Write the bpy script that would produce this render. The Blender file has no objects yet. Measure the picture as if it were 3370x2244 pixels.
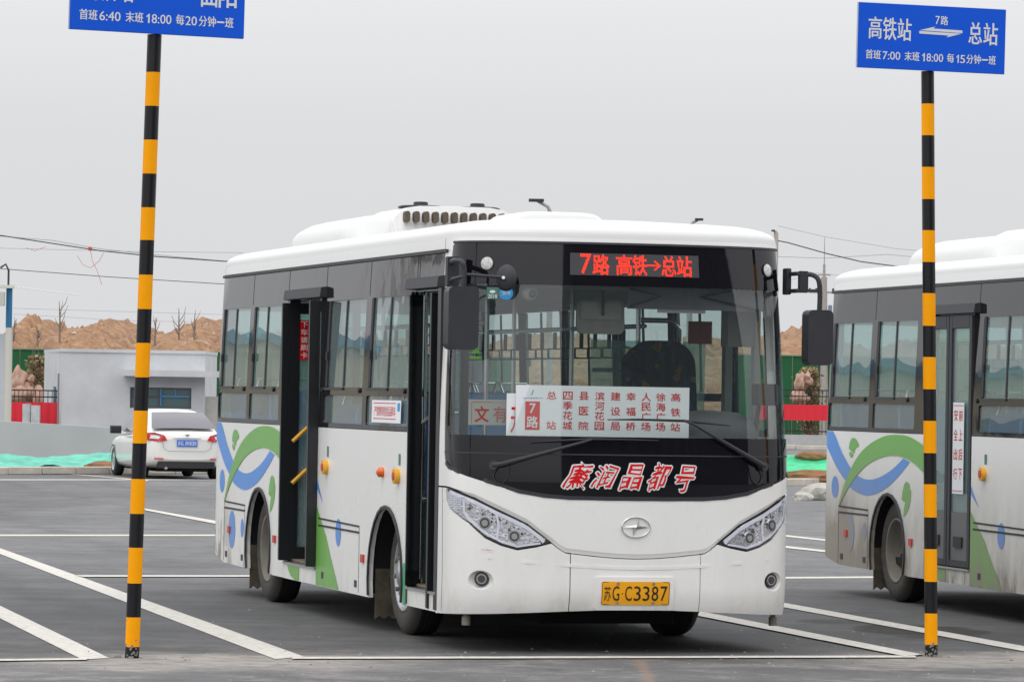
import bpy, bmesh, math, random, bisect
from mathutils import Vector, Matrix
from mathutils.geometry import delaunay_2d_cdt
random.seed(7)
sc = bpy.context.scene
col = sc.collection
R = math.radians

# ------------------------------------------------------------------ camera
cam = bpy.data.cameras.new('camera')
cam.sensor_width = 36.0
cam.lens = 148.18
cam.clip_start = 0.5
cam.clip_end = 4000
cob = bpy.data.objects.new('camera', cam)
col.objects.link(cob)
PITCH, ROLL, EYE = 0.0128, 0.0166, 1.6213
cob.matrix_world = Matrix.Translation((0, 0, EYE)) @ Matrix.Rotation(math.pi/2 + PITCH, 4, 'X') @ Matrix.Rotation(ROLL, 4, 'Z')
sc.camera = cob

# ------------------------------------------------------------------ overcast sky
SUN_EL, SUN_AZ = R(58), R(-150)
w = bpy.data.worlds.new('World'); sc.world = w; w.use_nodes = True
nt = w.node_tree; nt.nodes.clear()
N = nt.nodes.new; K = nt.links.new
out = N('ShaderNodeOutputWorld'); bg = N('ShaderNodeBackground')
sky = N('ShaderNodeTexSky'); sky.sky_type = 'NISHITA'; sky.sun_disc = False
sky.sun_elevation = SUN_EL; sky.sun_rotation = SUN_AZ; sky.dust_density = 4; sky.air_density = 1.5
tc = N('ShaderNodeTexCoord'); sp = N('ShaderNodeSeparateXYZ'); K(tc.outputs['Generated'], sp.inputs[0])
rmp = N('ShaderNodeValToRGB')     # cloud layer: brighter towards the zenith
rmp.color_ramp.elements[0].position = 0.0; rmp.color_ramp.elements[0].color = (7.2, 7.26, 7.44, 1)
rmp.color_ramp.elements[1].position = 1.0; rmp.color_ramp.elements[1].color = (14.5, 14.7, 15.0, 1)
e_ = rmp.color_ramp.elements.new(0.06); e_.color = (7.45, 7.52, 7.72, 1)
e_ = rmp.color_ramp.elements.new(0.35); e_.color = (15.6, 15.7, 16.0, 1)
K(sp.outputs['Z'], rmp.inputs[0])
cl = N('ShaderNodeTexNoise'); cl.inputs['Scale'].default_value = 2.2; cl.inputs['Detail'].default_value = 4
K(tc.outputs['Generated'], cl.inputs['Vector'])
cm = N('ShaderNodeMapRange'); cm.inputs['To Min'].default_value = .95; cm.inputs['To Max'].default_value = 1.05
K(cl.outputs['Fac'], cm.inputs['Value'])
vm = N('ShaderNodeVectorMath'); vm.operation = 'SCALE'; K(rmp.outputs[0], vm.inputs[0]); K(cm.outputs[0], vm.inputs['Scale'])
mx = N('ShaderNodeMix'); mx.data_type = 'RGBA'; mx.inputs[0].default_value = .97
K(sky.outputs[0], mx.inputs[6]); K(vm.outputs[0], mx.inputs[7])
K(mx.outputs[2], bg.inputs[0]); bg.inputs[1].default_value = 0.1
K(bg.outputs[0], out.inputs[0])
sl = bpy.data.lights.new('sun', 'SUN'); sl.energy = 0.5; sl.angle = R(25); sl.color = (1, .975, .94)
so = bpy.data.objects.new('sun', sl); col.objects.link(so)
so.rotation_euler = (R(26), R(-14), 0)
sc.view_settings.view_transform = 'Standard'; sc.view_settings.look = 'None'
sc.view_settings.exposure = 0; sc.view_settings.gamma = 1; sc.view_settings.use_curve_mapping = False
sc.cycles.max_bounces = 10; sc.cycles.transparent_max_bounces = 24; sc.cycles.diffuse_bounces = 4
sc.cycles.glossy_bounces = 4

# ------------------------------------------------------------------ helpers
def tag(o, label=None, cat=None, group=None, kind=None):
    if label: o['label'] = label
    if cat: o['category'] = cat
    if group: o['group'] = group
    if kind: o['kind'] = kind
    return o
def empty(name, loc=(0, 0, 0), rz=0):
    o = bpy.data.objects.new(name, None); col.objects.link(o)
    o.location = loc; o.rotation_euler = (0, 0, rz); o.empty_display_size = .2
    return o
class MB:
    def __init__(s): s.v = []; s.f = []; s.m = []; s.sm = []
    def add(s, vs, fs, mi=0, smooth=False):
        b = len(s.v); s.v += [tuple(p) for p in vs]
        for f in fs: s.f.append(tuple(i+b for i in f)); s.m.append(mi); s.sm.append(smooth)
        return s
    def box(s, a, b, mi=0, M=None):
        x0, y0, z0 = a; x1, y1, z1 = b
        vs = [(x0,y0,z0),(x1,y0,z0),(x1,y1,z0),(x0,y1,z0),(x0,y0,z1),(x1,y0,z1),(x1,y1,z1),(x0,y1,z1)]
        if M is not None: vs = [tuple(M @ Vector(p)) for p in vs]
        return s.add(vs, [(0,3,2,1),(4,5,6,7),(0,1,5,4),(1,2,6,5),(2,3,7,6),(3,0,4,7)], mi)
    def rbox(s, a, b, r, axis=2, mi=0, M=None, n=4):
        # box with rounded vertical (axis) edges
        ax = [0, 1, 2]; ax.remove(axis); i, j = ax
        c = []
        for (sx, sy, a0) in ((1,1,0),(-1,1,90),(-1,-1,180),(1,-1,270)):
            cx = (b[i]-r) if sx > 0 else (a[i]+r); cy = (b[j]-r) if sy > 0 else (a[j]+r)
            for k in range(n+1):
                t = R(a0+90*k/n); c.append((cx+r*math.cos(t), cy+r*math.sin(t)))
        m = len(c); vs = []
        for z in (a[axis], b[axis]):
            for p in c:
                q = [0, 0, 0]; q[i] = p[0]; q[j] = p[1]; q[axis] = z; vs.append(tuple(q))
        if M is not None: vs = [tuple(M @ Vector(p)) for p in vs]
        fs = [tuple(range(m, 2*m)), tuple(range(m-1, -1, -1))]
        s.add(vs, fs, mi)
        return s.add(vs, [(k, (k+1) % m, m+(k+1) % m, m+k) for k in range(m)], mi, True)
    def tube(s, pts, r, n=8, mi=0, caps=True, smooth=True):
        pts = [Vector(p) for p in pts]; rs = r if isinstance(r, (list, tuple)) else [r]*len(pts)
        rings = []; up = None
        for i, p in enumerate(pts):
            d = ((pts[min(i+1, len(pts)-1)] - pts[max(i-1, 0)])).normalized()
            if up is None:
                up = Vector((0, 0, 1)) if abs(d.z) < .9 else Vector((1, 0, 0))
            a = d.cross(up).normalized(); up = a.cross(d).normalized()
            rings.append([tuple(p + (a*math.cos(2*math.pi*k/n) + up*math.sin(2*math.pi*k/n))*rs[i]) for k in range(n)])
        vs = [q for rr in rings for q in rr]; fs = []
        for i in range(len(pts)-1):
            for k in range(n):
                k2 = (k+1) % n; fs.append((i*n+k, i*n+k2, (i+1)*n+k2, (i+1)*n+k))
        s.add(vs, fs, mi, smooth)
        if caps:
            s.add(rings[0], [tuple(range(n))], mi); s.add(rings[-1], [tuple(range(n-1, -1, -1))], mi)
        return s
    def lathe(s, prof, c=(0, 0, 0), axis='z', n=24, mi=0, smooth=True, a0=0, a1=360):
        # prof: (radius, height) pairs
        full = abs(a1-a0) >= 359.9; m = n if full else n+1
        vs = []
        for (r, h) in prof:
            for k in range(m):
                t = R(a0 + (a1-a0)*k/n); x, y = r*math.cos(t), r*math.sin(t)
                p = (x, y, h) if axis == 'z' else ((h, x, y) if axis == 'x' else (x, h, y))
                vs.append((p[0]+c[0], p[1]+c[1], p[2]+c[2]))
        fs = []
        for i in range(len(prof)-1):
            for k in range(n if full else n):
                k2 = (k+1) % m if full else k+1
                fs.append((i*m+k, i*m+k2, (i+1)*m+k2, (i+1)*m+k))
        return s.add(vs, fs, mi, smooth)
    def latheN(s, prof, p, n, seg=20, mi=0, sc=(1, 1)):
        p = Vector(p); n = Vector(n).normalized(); a = n.cross(Vector((0, 0, 1))).normalized(); u = a.cross(n)
        vs = [tuple(p + n*h + (a*math.cos(2*math.pi*k/seg)*sc[0] + u*math.sin(2*math.pi*k/seg)*sc[1])*r) for (r, h) in prof for k in range(seg)]
        return s.add(vs, [(i*seg+k, i*seg+(k+1) % seg, (i+1)*seg+(k+1) % seg, (i+1)*seg+k) for i in range(len(prof)-1) for k in range(seg)], mi, True)
    def prism(s, poly, a, b, axis=1, mi=0):
        # 2D poly extruded along axis from a to b
        m = len(poly); vs = []
        for h in (a, b):
            for p in poly:
                q = {0: (h, p[0], p[1]), 1: (p[0], h, p[1]), 2: (p[0], p[1], h)}[axis]; vs.append(q)
        return s.add(vs, [tuple(range(m)), tuple(range(2*m-1, m-1, -1))] + [(k, m+k, m+(k+1) % m, (k+1) % m) for k in range(m)], mi)
    def mesh(s, name, mats):
        me = bpy.data.meshes.new(name); me.from_pydata(s.v, [], s.f)
        for m in (mats if isinstance(mats, (list, tuple)) else [mats]): me.materials.append(m)
        me.polygons.foreach_set('material_index', s.m); me.polygons.foreach_set('use_smooth', s.sm)
        me.update(); return me
    def build(s, name, mats, parent=None, fix=True, bevel=0, smooth=False):
        me = s.mesh(name, mats)
        if fix or bevel:
            bm = bmesh.new(); bm.from_mesh(me)
            if bevel:
                bmesh.ops.bevel(bm, geom=bm.edges[:], offset=bevel, segments=2, affect='EDGES', clamp_overlap=True)
                if smooth:
                    for f in bm.faces: f.smooth = True
            bmesh.ops.recalc_face_normals(bm, faces=bm.faces[:]); bm.to_mesh(me); bm.free()
        return link(name, me, parent)
def link(name, me, parent=None):
    o = bpy.data.objects.new(name, me); col.objects.link(o)
    if parent is not None: o.parent = parent
    return o
def copy_tree(o, parent=None):
    c = o.copy(); col.objects.link(c); c.parent = parent
    for ch in [q for q in KIDS.get(o.name, [])]: copy_tree(ch, c)
    return c
def catmull(P, n=5, closed=True):
    out = []; m = len(P)
    for i in range(m if closed else m-1):
        p0, p1, p2, p3 = (P[(i-1) % m], P[i], P[(i+1) % m], P[(i+2) % m]) if closed else (P[max(i-1, 0)], P[i], P[i+1], P[min(i+2, m-1)])
        for k in range(n):
            t = k/n
            out.append(tuple(.5*((2*p1[j]) + (-p0[j]+p2[j])*t + (2*p0[j]-5*p1[j]+4*p2[j]-p3[j])*t*t + (-p0[j]+3*p1[j]-3*p2[j]+p3[j])*t**3) for j in range(len(p1))))
    if not closed: out.append(tuple(P[-1]))
    return out
def ell(cx, cy, rx, ry, n=20, a0=0):
    return [(cx+rx*math.cos(R(a0)+2*math.pi*k/n), cy+ry*math.sin(R(a0)+2*math.pi*k/n)) for k in range(n)]
def rrect(x0, y0, x1, y1, r, n=4):
    c = []
    for (sx, sy, a0) in ((1,1,0),(-1,1,90),(-1,-1,180),(1,-1,270)):
        cx = (x1-r) if sx > 0 else (x0+r); cy = (y1-r) if sy > 0 else (y0+r)
        for k in range(n+1):
            t = R(a0+90*k/n); c.append((cx+r*math.cos(t), cy+r*math.sin(t)))
    return c

# ------------------------------------------------------------------ materials
def mat(name, c, rough=.5, metal=0, spec=.5, coat=0, emit=0, noise=0, nscale=8, bump=0, bscale=40, trans=0):
    m = bpy.data.materials.new(name); m.use_nodes = True
    t = m.node_tree; b = t.nodes['Principled BSDF']
    b.inputs['Base Color'].default_value = (*c, 1); b.inputs['Roughness'].default_value = rough
    b.inputs['Metallic'].default_value = metal; b.inputs['Specular IOR Level'].default_value = spec
    b.inputs['Coat Weight'].default_value = coat; b.inputs['Coat Roughness'].default_value = .05
    if emit: b.inputs['Emission Color'].default_value = (*c, 1); b.inputs['Emission Strength'].default_value = emit
    if noise or bump:
        tc = t.nodes.new('ShaderNodeTexCoord'); n = t.nodes.new('ShaderNodeTexNoise')
        n.inputs['Scale'].default_value = nscale; n.inputs['Detail'].default_value = 6; n.inputs['Roughness'].default_value = .6
        t.links.new(tc.outputs['Object'], n.inputs['Vector'])
        if noise:
            mr = t.nodes.new('ShaderNodeMapRange'); mr.inputs['From Min'].default_value = .25; mr.inputs['From Max'].default_value = .75
            mr.inputs['To Min'].default_value = 1-noise; mr.inputs['To Max'].default_value = 1+noise
            t.links.new(n.outputs['Fac'], mr.inputs['Value'])
            vmn = t.nodes.new('ShaderNodeVectorMath'); vmn.operation = 'SCALE'; vmn.inputs[0].default_value = c
            t.links.new(mr.outputs[0], vmn.inputs['Scale']); t.links.new(vmn.outputs[0], b.inputs['Base Color'])
        if bump:
            n2 = t.nodes.new('ShaderNodeTexNoise'); n2.inputs['Scale'].default_value = bscale; n2.inputs['Detail'].default_value = 4
            t.links.new(tc.outputs['Object'], n2.inputs['Vector'])
            bp = t.nodes.new('ShaderNodeBump'); bp.inputs['Strength'].default_value = 1; bp.inputs['Distance'].default_value = bump
            t.links.new(n2.outputs['Fac'], bp.inputs['Height']); t.links.new(bp.outputs[0], b.inputs['Normal'])
    return m
def paint(name, c, dirt_or_light=.4, rough=.22, rear=0., bump=0.0008):
    """vehicle paint with road dust that thickens low down and towards the tail, plus blotches"""
    m = bpy.data.materials.new(name); m.use_nodes = True; t = m.node_tree; b = t.nodes['Principled BSDF']
    Nn = t.nodes.new; L = t.links.new
    tc = Nn('ShaderNodeTexCoord'); sp = Nn('ShaderNodeSeparateXYZ'); L(tc.outputs['Object'], sp.inputs[0])
    n = Nn('ShaderNodeTexNoise'); n.inputs['Scale'].default_value = 2.3; n.inputs['Detail'].default_value = 8; n.inputs['Roughness'].default_value = .65
    mp = Nn('ShaderNodeMapping'); mp.inputs['Scale'].default_value = (1.3, 1.3, .55); L(tc.outputs['Object'], mp.inputs[0]); L(mp.outputs[0], n.inputs['Vector'])
    def mr(src, a, b_, c_, d_):
        q = Nn('ShaderNodeMapRange'); q.inputs['From Min'].default_value = a; q.inputs['From Max'].default_value = b_
        q.inputs['To Min'].default_value = c_; q.inputs['To Max'].default_value = d_; L(src, q.inputs['Value']); return q.outputs[0]
    def mul(a, b_, op='MULTIPLY'):
        q = Nn('ShaderNodeMath'); q.operation = op; q.use_clamp = True
        for i, s_ in enumerate((a, b_)):
            if isinstance(s_, (int, float)): q.inputs[i].default_value = s_
            else: L(s_, q.inputs[i])
        return q.outputs[0]
    low = mr(sp.outputs['Z'], 1.25, .30, 0, 1)
    low2 = mr(sp.outputs['Z'], .42, .22, 0, 1)
    nz = mr(n.outputs['Fac'], .3, .7, .15, 1)
    tail = mr(sp.outputs['X'], -4.2, -6.8, 0, 1)
    f1 = mul(mul(low, nz), dirt_or_light)
    blot = mul(mr(n.outputs['Fac'], .49, .53, 0, 1), mul(mr(sp.outputs['X'], -5.6, -6.5, 0, 1), mr(sp.outputs['Z'], 1.0, .6, 0, 1)))
    f2 = mul(mul(low2, mr(n.outputs['Fac'], .45, .62, 0, 1)), min(1, dirt_or_light*1.2))
    f3 = mul(mul(low, mr(sp.outputs['X'], -3.5, -6.6, .25, 1)), rear)
    f = mul(mul(f1, f2, 'ADD'), mul(mul(blot, .8), f3, 'ADD'), 'ADD')
    mx = Nn('ShaderNodeMix'); mx.data_type = 'RGBA'; L(f, mx.inputs[0])
    mx.inputs[6].default_value = (*c, 1); mx.inputs[7].default_value = (.30, .265, .215, 1)
    L(mx.outputs[2], b.inputs['Base Color'])
    L(mr(f, 0, .5, rough, .65), b.inputs['Roughness'])
    b.inputs['Coat Weight'].default_value = .25; b.inputs['Coat Roughness'].default_value = .08
    n2 = Nn('ShaderNodeTexNoise'); n2.inputs['Scale'].default_value = 1.6; n2.inputs['Detail'].default_value = 2
    L(tc.outputs['Object'], n2.inputs['Vector'])
    bp = Nn('ShaderNodeBump'); bp.inputs['Distance'].default_value = bump*4; L(n2.outputs['Fac'], bp.inputs['Height']); L(bp.outputs[0], b.inputs['Normal'])
    return m
def glass(name, tint, ior=1.5, wave=0.0, rough=0.0, dirt_or_light=0):
    m = bpy.data.materials.new(name); m.use_nodes = True; t = m.node_tree; t.nodes.clear()
    Nn = t.nodes.new; L = t.links.new
    o = Nn('ShaderNodeOutputMaterial'); mx = Nn('ShaderNodeMixShader'); tr = Nn('ShaderNodeBsdfTransparent'); gl = Nn('ShaderNodeBsdfGlossy')
    tr.inputs[0].default_value = (*tint, 1); gl.inputs['Roughness'].default_value = rough; gl.inputs[0].default_value = (1, 1, 1, 1)
    def mth(op, *a):
        q = Nn('ShaderNodeMath'); q.operation = op; q.use_clamp = op == 'ADD'
        for i, s_ in enumerate(a):
            if isinstance(s_, (int, float)): q.inputs[i].default_value = s_
            else: L(s_, q.inputs[i])
        return q.outputs[0]
    # thin-sheet reflectance, the same from both faces
    g = Nn('ShaderNodeNewGeometry'); dt = Nn('ShaderNodeVectorMath'); dt.operation = 'DOT_PRODUCT'; L(g.outputs['Normal'], dt.inputs[0]); L(g.outputs['Incoming'], dt.inputs[1])
    r0 = ((ior-1)/(ior+1))**2*1.7
    fr = mth('ADD', mth('MULTIPLY', mth('POWER', mth('SUBTRACT', 1.0, mth('ABSOLUTE', dt.outputs['Value'])), 5.0), .95-r0), r0)
    src = tr.outputs[0]
    if dirt_or_light:
        df = Nn('ShaderNodeBsdfDiffuse'); df.inputs[0].default_value = (.52, .67, .67, 1); m2 = Nn('ShaderNodeMixShader'); m2.inputs[0].default_value = dirt_or_light  # pale teal diffuse stands in for light through and off the panes
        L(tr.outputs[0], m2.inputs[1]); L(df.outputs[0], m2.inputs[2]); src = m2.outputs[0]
    L(fr, mx.inputs[0]); L(src, mx.inputs[1]); L(gl.outputs[0], mx.inputs[2]); L(mx.outputs[0], o.inputs[0])
    if wave:
        tc = Nn('ShaderNodeTexCoord'); n = Nn('ShaderNodeTexNoise'); n.inputs['Scale'].default_value = 1.7; n.inputs['Detail'].default_value = 1.5
        L(tc.outputs['Object'], n.inputs['Vector']); bp = Nn('ShaderNodeBump'); bp.inputs['Distance'].default_value = wave
        L(n.outputs['Fac'], bp.inputs['Height']); L(bp.outputs[0], gl.inputs['Normal'])
    return m
M = {}
M['black'] = mat('black_gloss_glass', (.006, .006, .009), .04, spec=.45, bump=.0006, bscale=1.8)
M['band'] = mat('tinted_band_glass', (.012, .012, .014), .05, spec=.5, bump=.0025, bscale=1.7)
M['rubber'] = mat('black_rubber', (.018, .018, .02), .6, noise=.2)
M['plastic'] = mat('dark_grey_plastic', (.030, .031, .038), .55, noise=.12, bump=.0004, bscale=90)
M['frame'] = mat('black_door_frame', (.012, .013, .016), .3)
M['alu'] = mat('aluminium', (.55, .55, .56), .35, metal=1)
M['steel'] = mat('stainless_rail', (.62, .62, .62), .22, metal=1)
M['chrome'] = mat('chrome', (.8, .8, .8), .08, metal=1)
M['tyre'] = mat('dusty_tyre', (.055, .05, .043), .85, noise=.35, nscale=9, bump=.003, bscale=30)
M['tread'] = mat('tyre_tread', (.02, .02, .021), .85, noise=.2, bump=.006, bscale=60)
M['rim'] = mat('dusty_steel_rim', (.18, .165, .14), .7, noise=.3, nscale=6)
M['hub'] = mat('silver_hub', (.42, .43, .45), .4, metal=.6, noise=.25)
M['dark'] = mat('underbody_black', (.008, .008, .009), .9)
M['mud'] = mat('muddy_flap', (.085, .072, .052), .95, noise=.5, nscale=10, bump=.004, bscale=25)
M['orange'] = mat('orange_lens', (.75, .13, .01), .2, coat=.5)
M['yellow'] = mat('yellow_plastic', (.82, .42, .03), .35, noise=.08)
M['redrefl'] = mat('red_reflector', (.55, .045, .03), .25)
M['white'] = mat('white_print', (.78, .78, .78), .5)
M['red'] = mat('red_print', (.66, .008, .012), .6, spec=.2)
M['redglow'] = mat('led_red', (1.0, .035, .008), .5, emit=2.0)
def ledgrid():
    # rows and columns of single diodes with dark gaps between them
    t = M['redglow'].node_tree; b = t.nodes['Principled BSDF']; tc = t.nodes.new('ShaderNodeTexCoord'); s = t.nodes.new('ShaderNodeSeparateXYZ'); t.links.new(tc.outputs['Object'], s.inputs[0]); o_ = []
    for ax in ('Y', 'Z'):
        a = t.nodes.new('ShaderNodeMath'); a.operation = 'MULTIPLY'; a.inputs[1].default_value = 2*math.pi/.0085; t.links.new(s.outputs[ax], a.inputs[0])
        c = t.nodes.new('ShaderNodeMath'); c.operation = 'SINE'; t.links.new(a.outputs[0], c.inputs[0]); m_ = t.nodes.new('ShaderNodeMapRange'); m_.inputs['From Min'].default_value = -.75; m_.inputs['From Max'].default_value = .1
        m_.inputs['To Min'].default_value = .12; t.links.new(c.outputs[0], m_.inputs['Value']); o_.append(m_.outputs[0])
    p = t.nodes.new('ShaderNodeMath'); p.operation = 'MULTIPLY'; t.links.new(o_[0], p.inputs[0]); t.links.new(o_[1], p.inputs[1])
    q = t.nodes.new('ShaderNodeMath'); q.operation = 'MULTIPLY'; q.inputs[1].default_value = 2.3; t.links.new(p.outputs[0], q.inputs[0]); t.links.new(q.outputs[0], b.inputs['Emission Strength'])
    b.inputs['Base Color'].default_value = (.12, .01, .01, 1)
ledgrid()
M['ledback'] = mat('led_matrix_board', (.05, .05, .055), .6)
M['seat'] = mat('blue_seat', (.03, .14, .42), .45, noise=.15)
M['grey'] = mat('interior_grey', (.14, .145, .15), .6, noise=.1)
M['lining'] = mat('interior_lining', (.26, .26, .25), .7)
M['teal'] = mat('dark_teal_panel', (.02, .075, .085), .5)
M['dash'] = mat('dashboard_vinyl', (.075, .076, .082), .6, noise=.1)
M['floorb'] = mat('bus_floor_vinyl', (.16, .12, .08), .6, noise=.15)
M['glass'] = glass('green_window_glass', (.74, .90, .88), 1.5, wave=.004, dirt_or_light=.24)
M['wind'] = glass('windscreen_glass', (.87, .91, .90), 1.5, wave=.0, dirt_or_light=.02)
M['lens'] = glass('clear_lens', (.95, .95, .97), 1.45)
M['plate_y'] = mat('yellow_plate', (.90, .40, .005), .4)
M['ink'] = mat('black_ink', (.012, .01, .008), .5)
M['blueink'] = mat('blue_ink', (.03, .09, .5), .5)
M['paper'] = mat('white_board', (.84, .86, .88), .6)
M['paper2'] = mat('shaded_paper', (.30, .32, .29), .7)  # paper greyed to put the dimness behind the windscreen into its colour
M['dimred'] = mat('shaded_red', (.35, .03, .03), .7)  # print red darkened likewise, shade put into the colour
M['green_st'] = mat('green_sticker', (.06, .2, .16), .5)
M['blue_st'] = mat('blue_sticker', (.03, .33, .68), .5)

M['chromed'] = mat('chromed_reflector', (.82, .83, .85), .18, metal=.9, noise=.35, nscale=45, bump=.002, bscale=70)
M['guide'] = mat('light_guide', (.80, .82, .88), .25, coat=.4)
M['vent'] = mat('vent_mesh', (.10, .075, .055), .8, noise=.3, nscale=60)
M['seamgrey'] = mat('seam_shadow_gap', (.12, .12, .12), .8)
M['blind'] = mat('grey_blind', (.12, .12, .135), .8)
M['beige'] = mat('mirror_housing_beige', (.17, .165, .15), .6, noise=.1)
M['beige2'] = mat('mirror_housing_back', (.22, .215, .20), .5, noise=.15)
M['darkred'] = mat('dark_red_box', (.16, .02, .02), .5)
M['lime'] = mat('lime_label', (.12, .38, .05), .5)
M['lampw'] = mat('marker_lamp_lens', (.6, .6, .58), .2, noise=.4, nscale=60, coat=.5)
def pattern():
    m = mat('patterned_seat_fabric', (.02, .025, .045), .85); t = m.node_tree; b = t.nodes['Principled BSDF']
    tc = t.nodes.new('ShaderNodeTexCoord'); v = t.nodes.new('ShaderNodeTexVoronoi'); v.inputs['Scale'].default_value = 22
    t.links.new(tc.outputs['Object'], v.inputs['Vector']); r = t.nodes.new('ShaderNodeValToRGB'); r.color_ramp.interpolation = 'CONSTANT'
    r.color_ramp.elements[0].color = (.02, .025, .045, 1); r.color_ramp.elements[1].position = .68; r.color_ramp.elements[1].color = (.03, .04, .10, 1)
    e = r.color_ramp.elements.new(.86); e.color = (.16, .10, .03, 1); e = r.color_ramp.elements.new(.94); e.color = (.08, .03, .03, 1)
    sp = t.nodes.new('ShaderNodeSeparateColor'); t.links.new(v.outputs['Color'], sp.inputs[0]); t.links.new(sp.outputs[0], r.inputs[0]); t.links.new(r.outputs[0], b.inputs['Base Color'])
    return m
M['pattern'] = pattern()

# ------------------------------------------------------------------ lettering (built in font, as mesh)
def glyphs(txt, bold=.0, extrude=0.):
    cu = bpy.data.curves.new('text', 'FONT'); cu.body = txt; cu.size = 1; cu.offset = bold; cu.extrude = extrude; cu.resolution_u = 3
    ob = bpy.data.objects.new('text', cu)
    me = bpy.data.meshes.new_from_object(ob)
    vs = [tuple(v.co) for v in me.vertices]; fs = [tuple(p.vertices) for p in me.polygons]
    bpy.data.objects.remove(ob); bpy.data.curves.remove(cu); bpy.data.meshes.remove(me)
    return vs, fs
GC = {}
def text_pts(txt, x0, y0, x1, y1, bold=.0, shear=0., ref=None):
    key = (txt, bold)
    if key not in GC: GC[key] = glyphs(txt, bold)
    vs, fs = GC[key]
    if txt == '1': vs, fs = [(.52, 0), (.86, 0), (.86, 1), (.60, 1), (.52, .93), (.14, .74), (.14, .60), (.52, .74)], [(0, 1, 2, 3, 4, 7), (4, 5, 6, 7)]
    rv = [(0, 0), (1, 1)] if txt == '1' else vs
    if ref is not None:
        if (txt, ref) not in GC: GC[(txt, ref)] = glyphs(txt, ref)
        rv = GC[(txt, ref)][0]
    ax, bx = min(v[0] for v in rv), max(v[0] for v in rv); ay, by = min(v[1] for v in rv), max(v[1] for v in rv)
    o = []
    for v in vs:
        u = (v[0]-ax)/(bx-ax); q = (v[1]-ay)/(by-ay)
        o.append((x0+u*(x1-x0)+shear*(q-.5)*(y1-y0), y0+q*(y1-y0)))
    return o, fs
def lettering(name, items, fn, m, parent, bold=.02):
    """items: (text, x0, y0, x1, y1[, shear]); fn maps (x, y) to a 3D point; weight is added with shifted copies, each a hair proud of the last"""
    mb = MB(); ring = [(0, 0)] if bold <= 0 else [(math.cos(t)*bold, math.sin(t)*bold) for t in [2*math.pi*k/(6 if bold < .05 else 12) for k in range(6 if bold < .05 else 12)]]
    if bold >= .05: ring += [(p[0]*.5, p[1]*.5) for p in ring[::2]]
    for it in items:
        pts, fs = text_pts(it[0], *it[1:5], bold=0, shear=(it[5] if len(it) > 5 else 0))
        hgt = min(it[4]-it[2], abs(it[3]-it[1])/len(it[0])*1.15); c0 = Vector(fn(it[1], it[2])); n = (Vector(fn(it[3], it[2]))-c0).cross(Vector(fn(it[1], it[4]))-c0).normalized()
        for k, (dx, dy) in enumerate(ring):
            mb.add([tuple(Vector(fn(p[0]+dx*hgt, p[1]+dy*hgt)) + n*(k*.00006)) for p in pts], fs)
    return mb.build(name, m, parent, fix=False)
# ------------------------------------------------------------------ bus shell surface: s runs round the body, z up
HW = 1.125; XF = 1.63
def _plan():
    P = []; n = 240; a, b, p = .13, .42, 3.8
    for i in range(n+1):
        t = i/n*math.pi/2; eta = math.sin(t)**(2/p); q = 1-(1-eta**p)**(1/p) if eta < 1 else 1.
        P.append((XF-a*eta*eta-b*q, HW*eta))
    x = P[-1][0]
    while x > -6.42: x -= .05; P.append((x, HW))
    x0 = P[-1][0]
    for i in range(1, 41):
        t = i/40*math.pi/2; P.append((x0-.28*math.sin(t)**.9, HW*max(0, math.cos(t))**.35 if i < 40 else 0.))
    S = [0.]
    for i in range(1, len(P)): S.append(S[-1]+math.dist(P[i], P[i-1]))
    return P, S
PLAN, SARC = _plan()
def sx(X): return -(SARC[240]+PLAN[240][0]-X)     # s of a point X on the door side
def plan(s):
    sg = -1 if s < 0 else 1; s = min(abs(s), SARC[-1]-1e-6)
    i = min(max(bisect.bisect_right(SARC, s)-1, 0), len(SARC)-2)
    f = (s-SARC[i])/(SARC[i+1]-SARC[i]); a, b = PLAN[i], PLAN[i+1]
    return a[0]+(b[0]-a[0])*f, sg*(a[1]+(b[1]-a[1])*f)
def smst(a, b, x):
    t = min(1, max(0, (x-a)/(b-a))); return t*t*(3-2*t)
def dxz(z):
    d = 0
    if z > 1.1: d -= .14*((z-1.1)/1.4)**1.18
    if z < .42: d -= .05*((.42-z)/.2)**2
    return d
def kz(z): return 1. if z <= 1.3 else 1-.036*((z-1.3)/1.2)**1.5
def shell0(s, z):
    x, y = plan(s); return (x+smst(.5, 1.25, x)*dxz(z), y*kz(z), z)
def snorm(s, z):
    e = .012; a, b, c, d = shell0(s-e, z), shell0(s+e, z), shell0(s, z-e), shell0(s, z+e)
    return (Vector(b)-Vector(a)).cross(Vector(d)-Vector(c)).normalized()
def shell(s, z, off=0.):
    p = Vector(shell0(s, z))
    return p + snorm(s, z)*off if off else p
def inside(p, loops):
    c = False; x, y = p
    for L in loops:
        j = len(L)-1
        for i in range(len(L)):
            if (L[i][1] > y) != (L[j][1] > y) and x < (L[j][0]-L[i][0])*(y-L[i][1])/(L[j][1]-L[i][1])+L[i][0]: c = not c
            j = i
    return c
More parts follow.
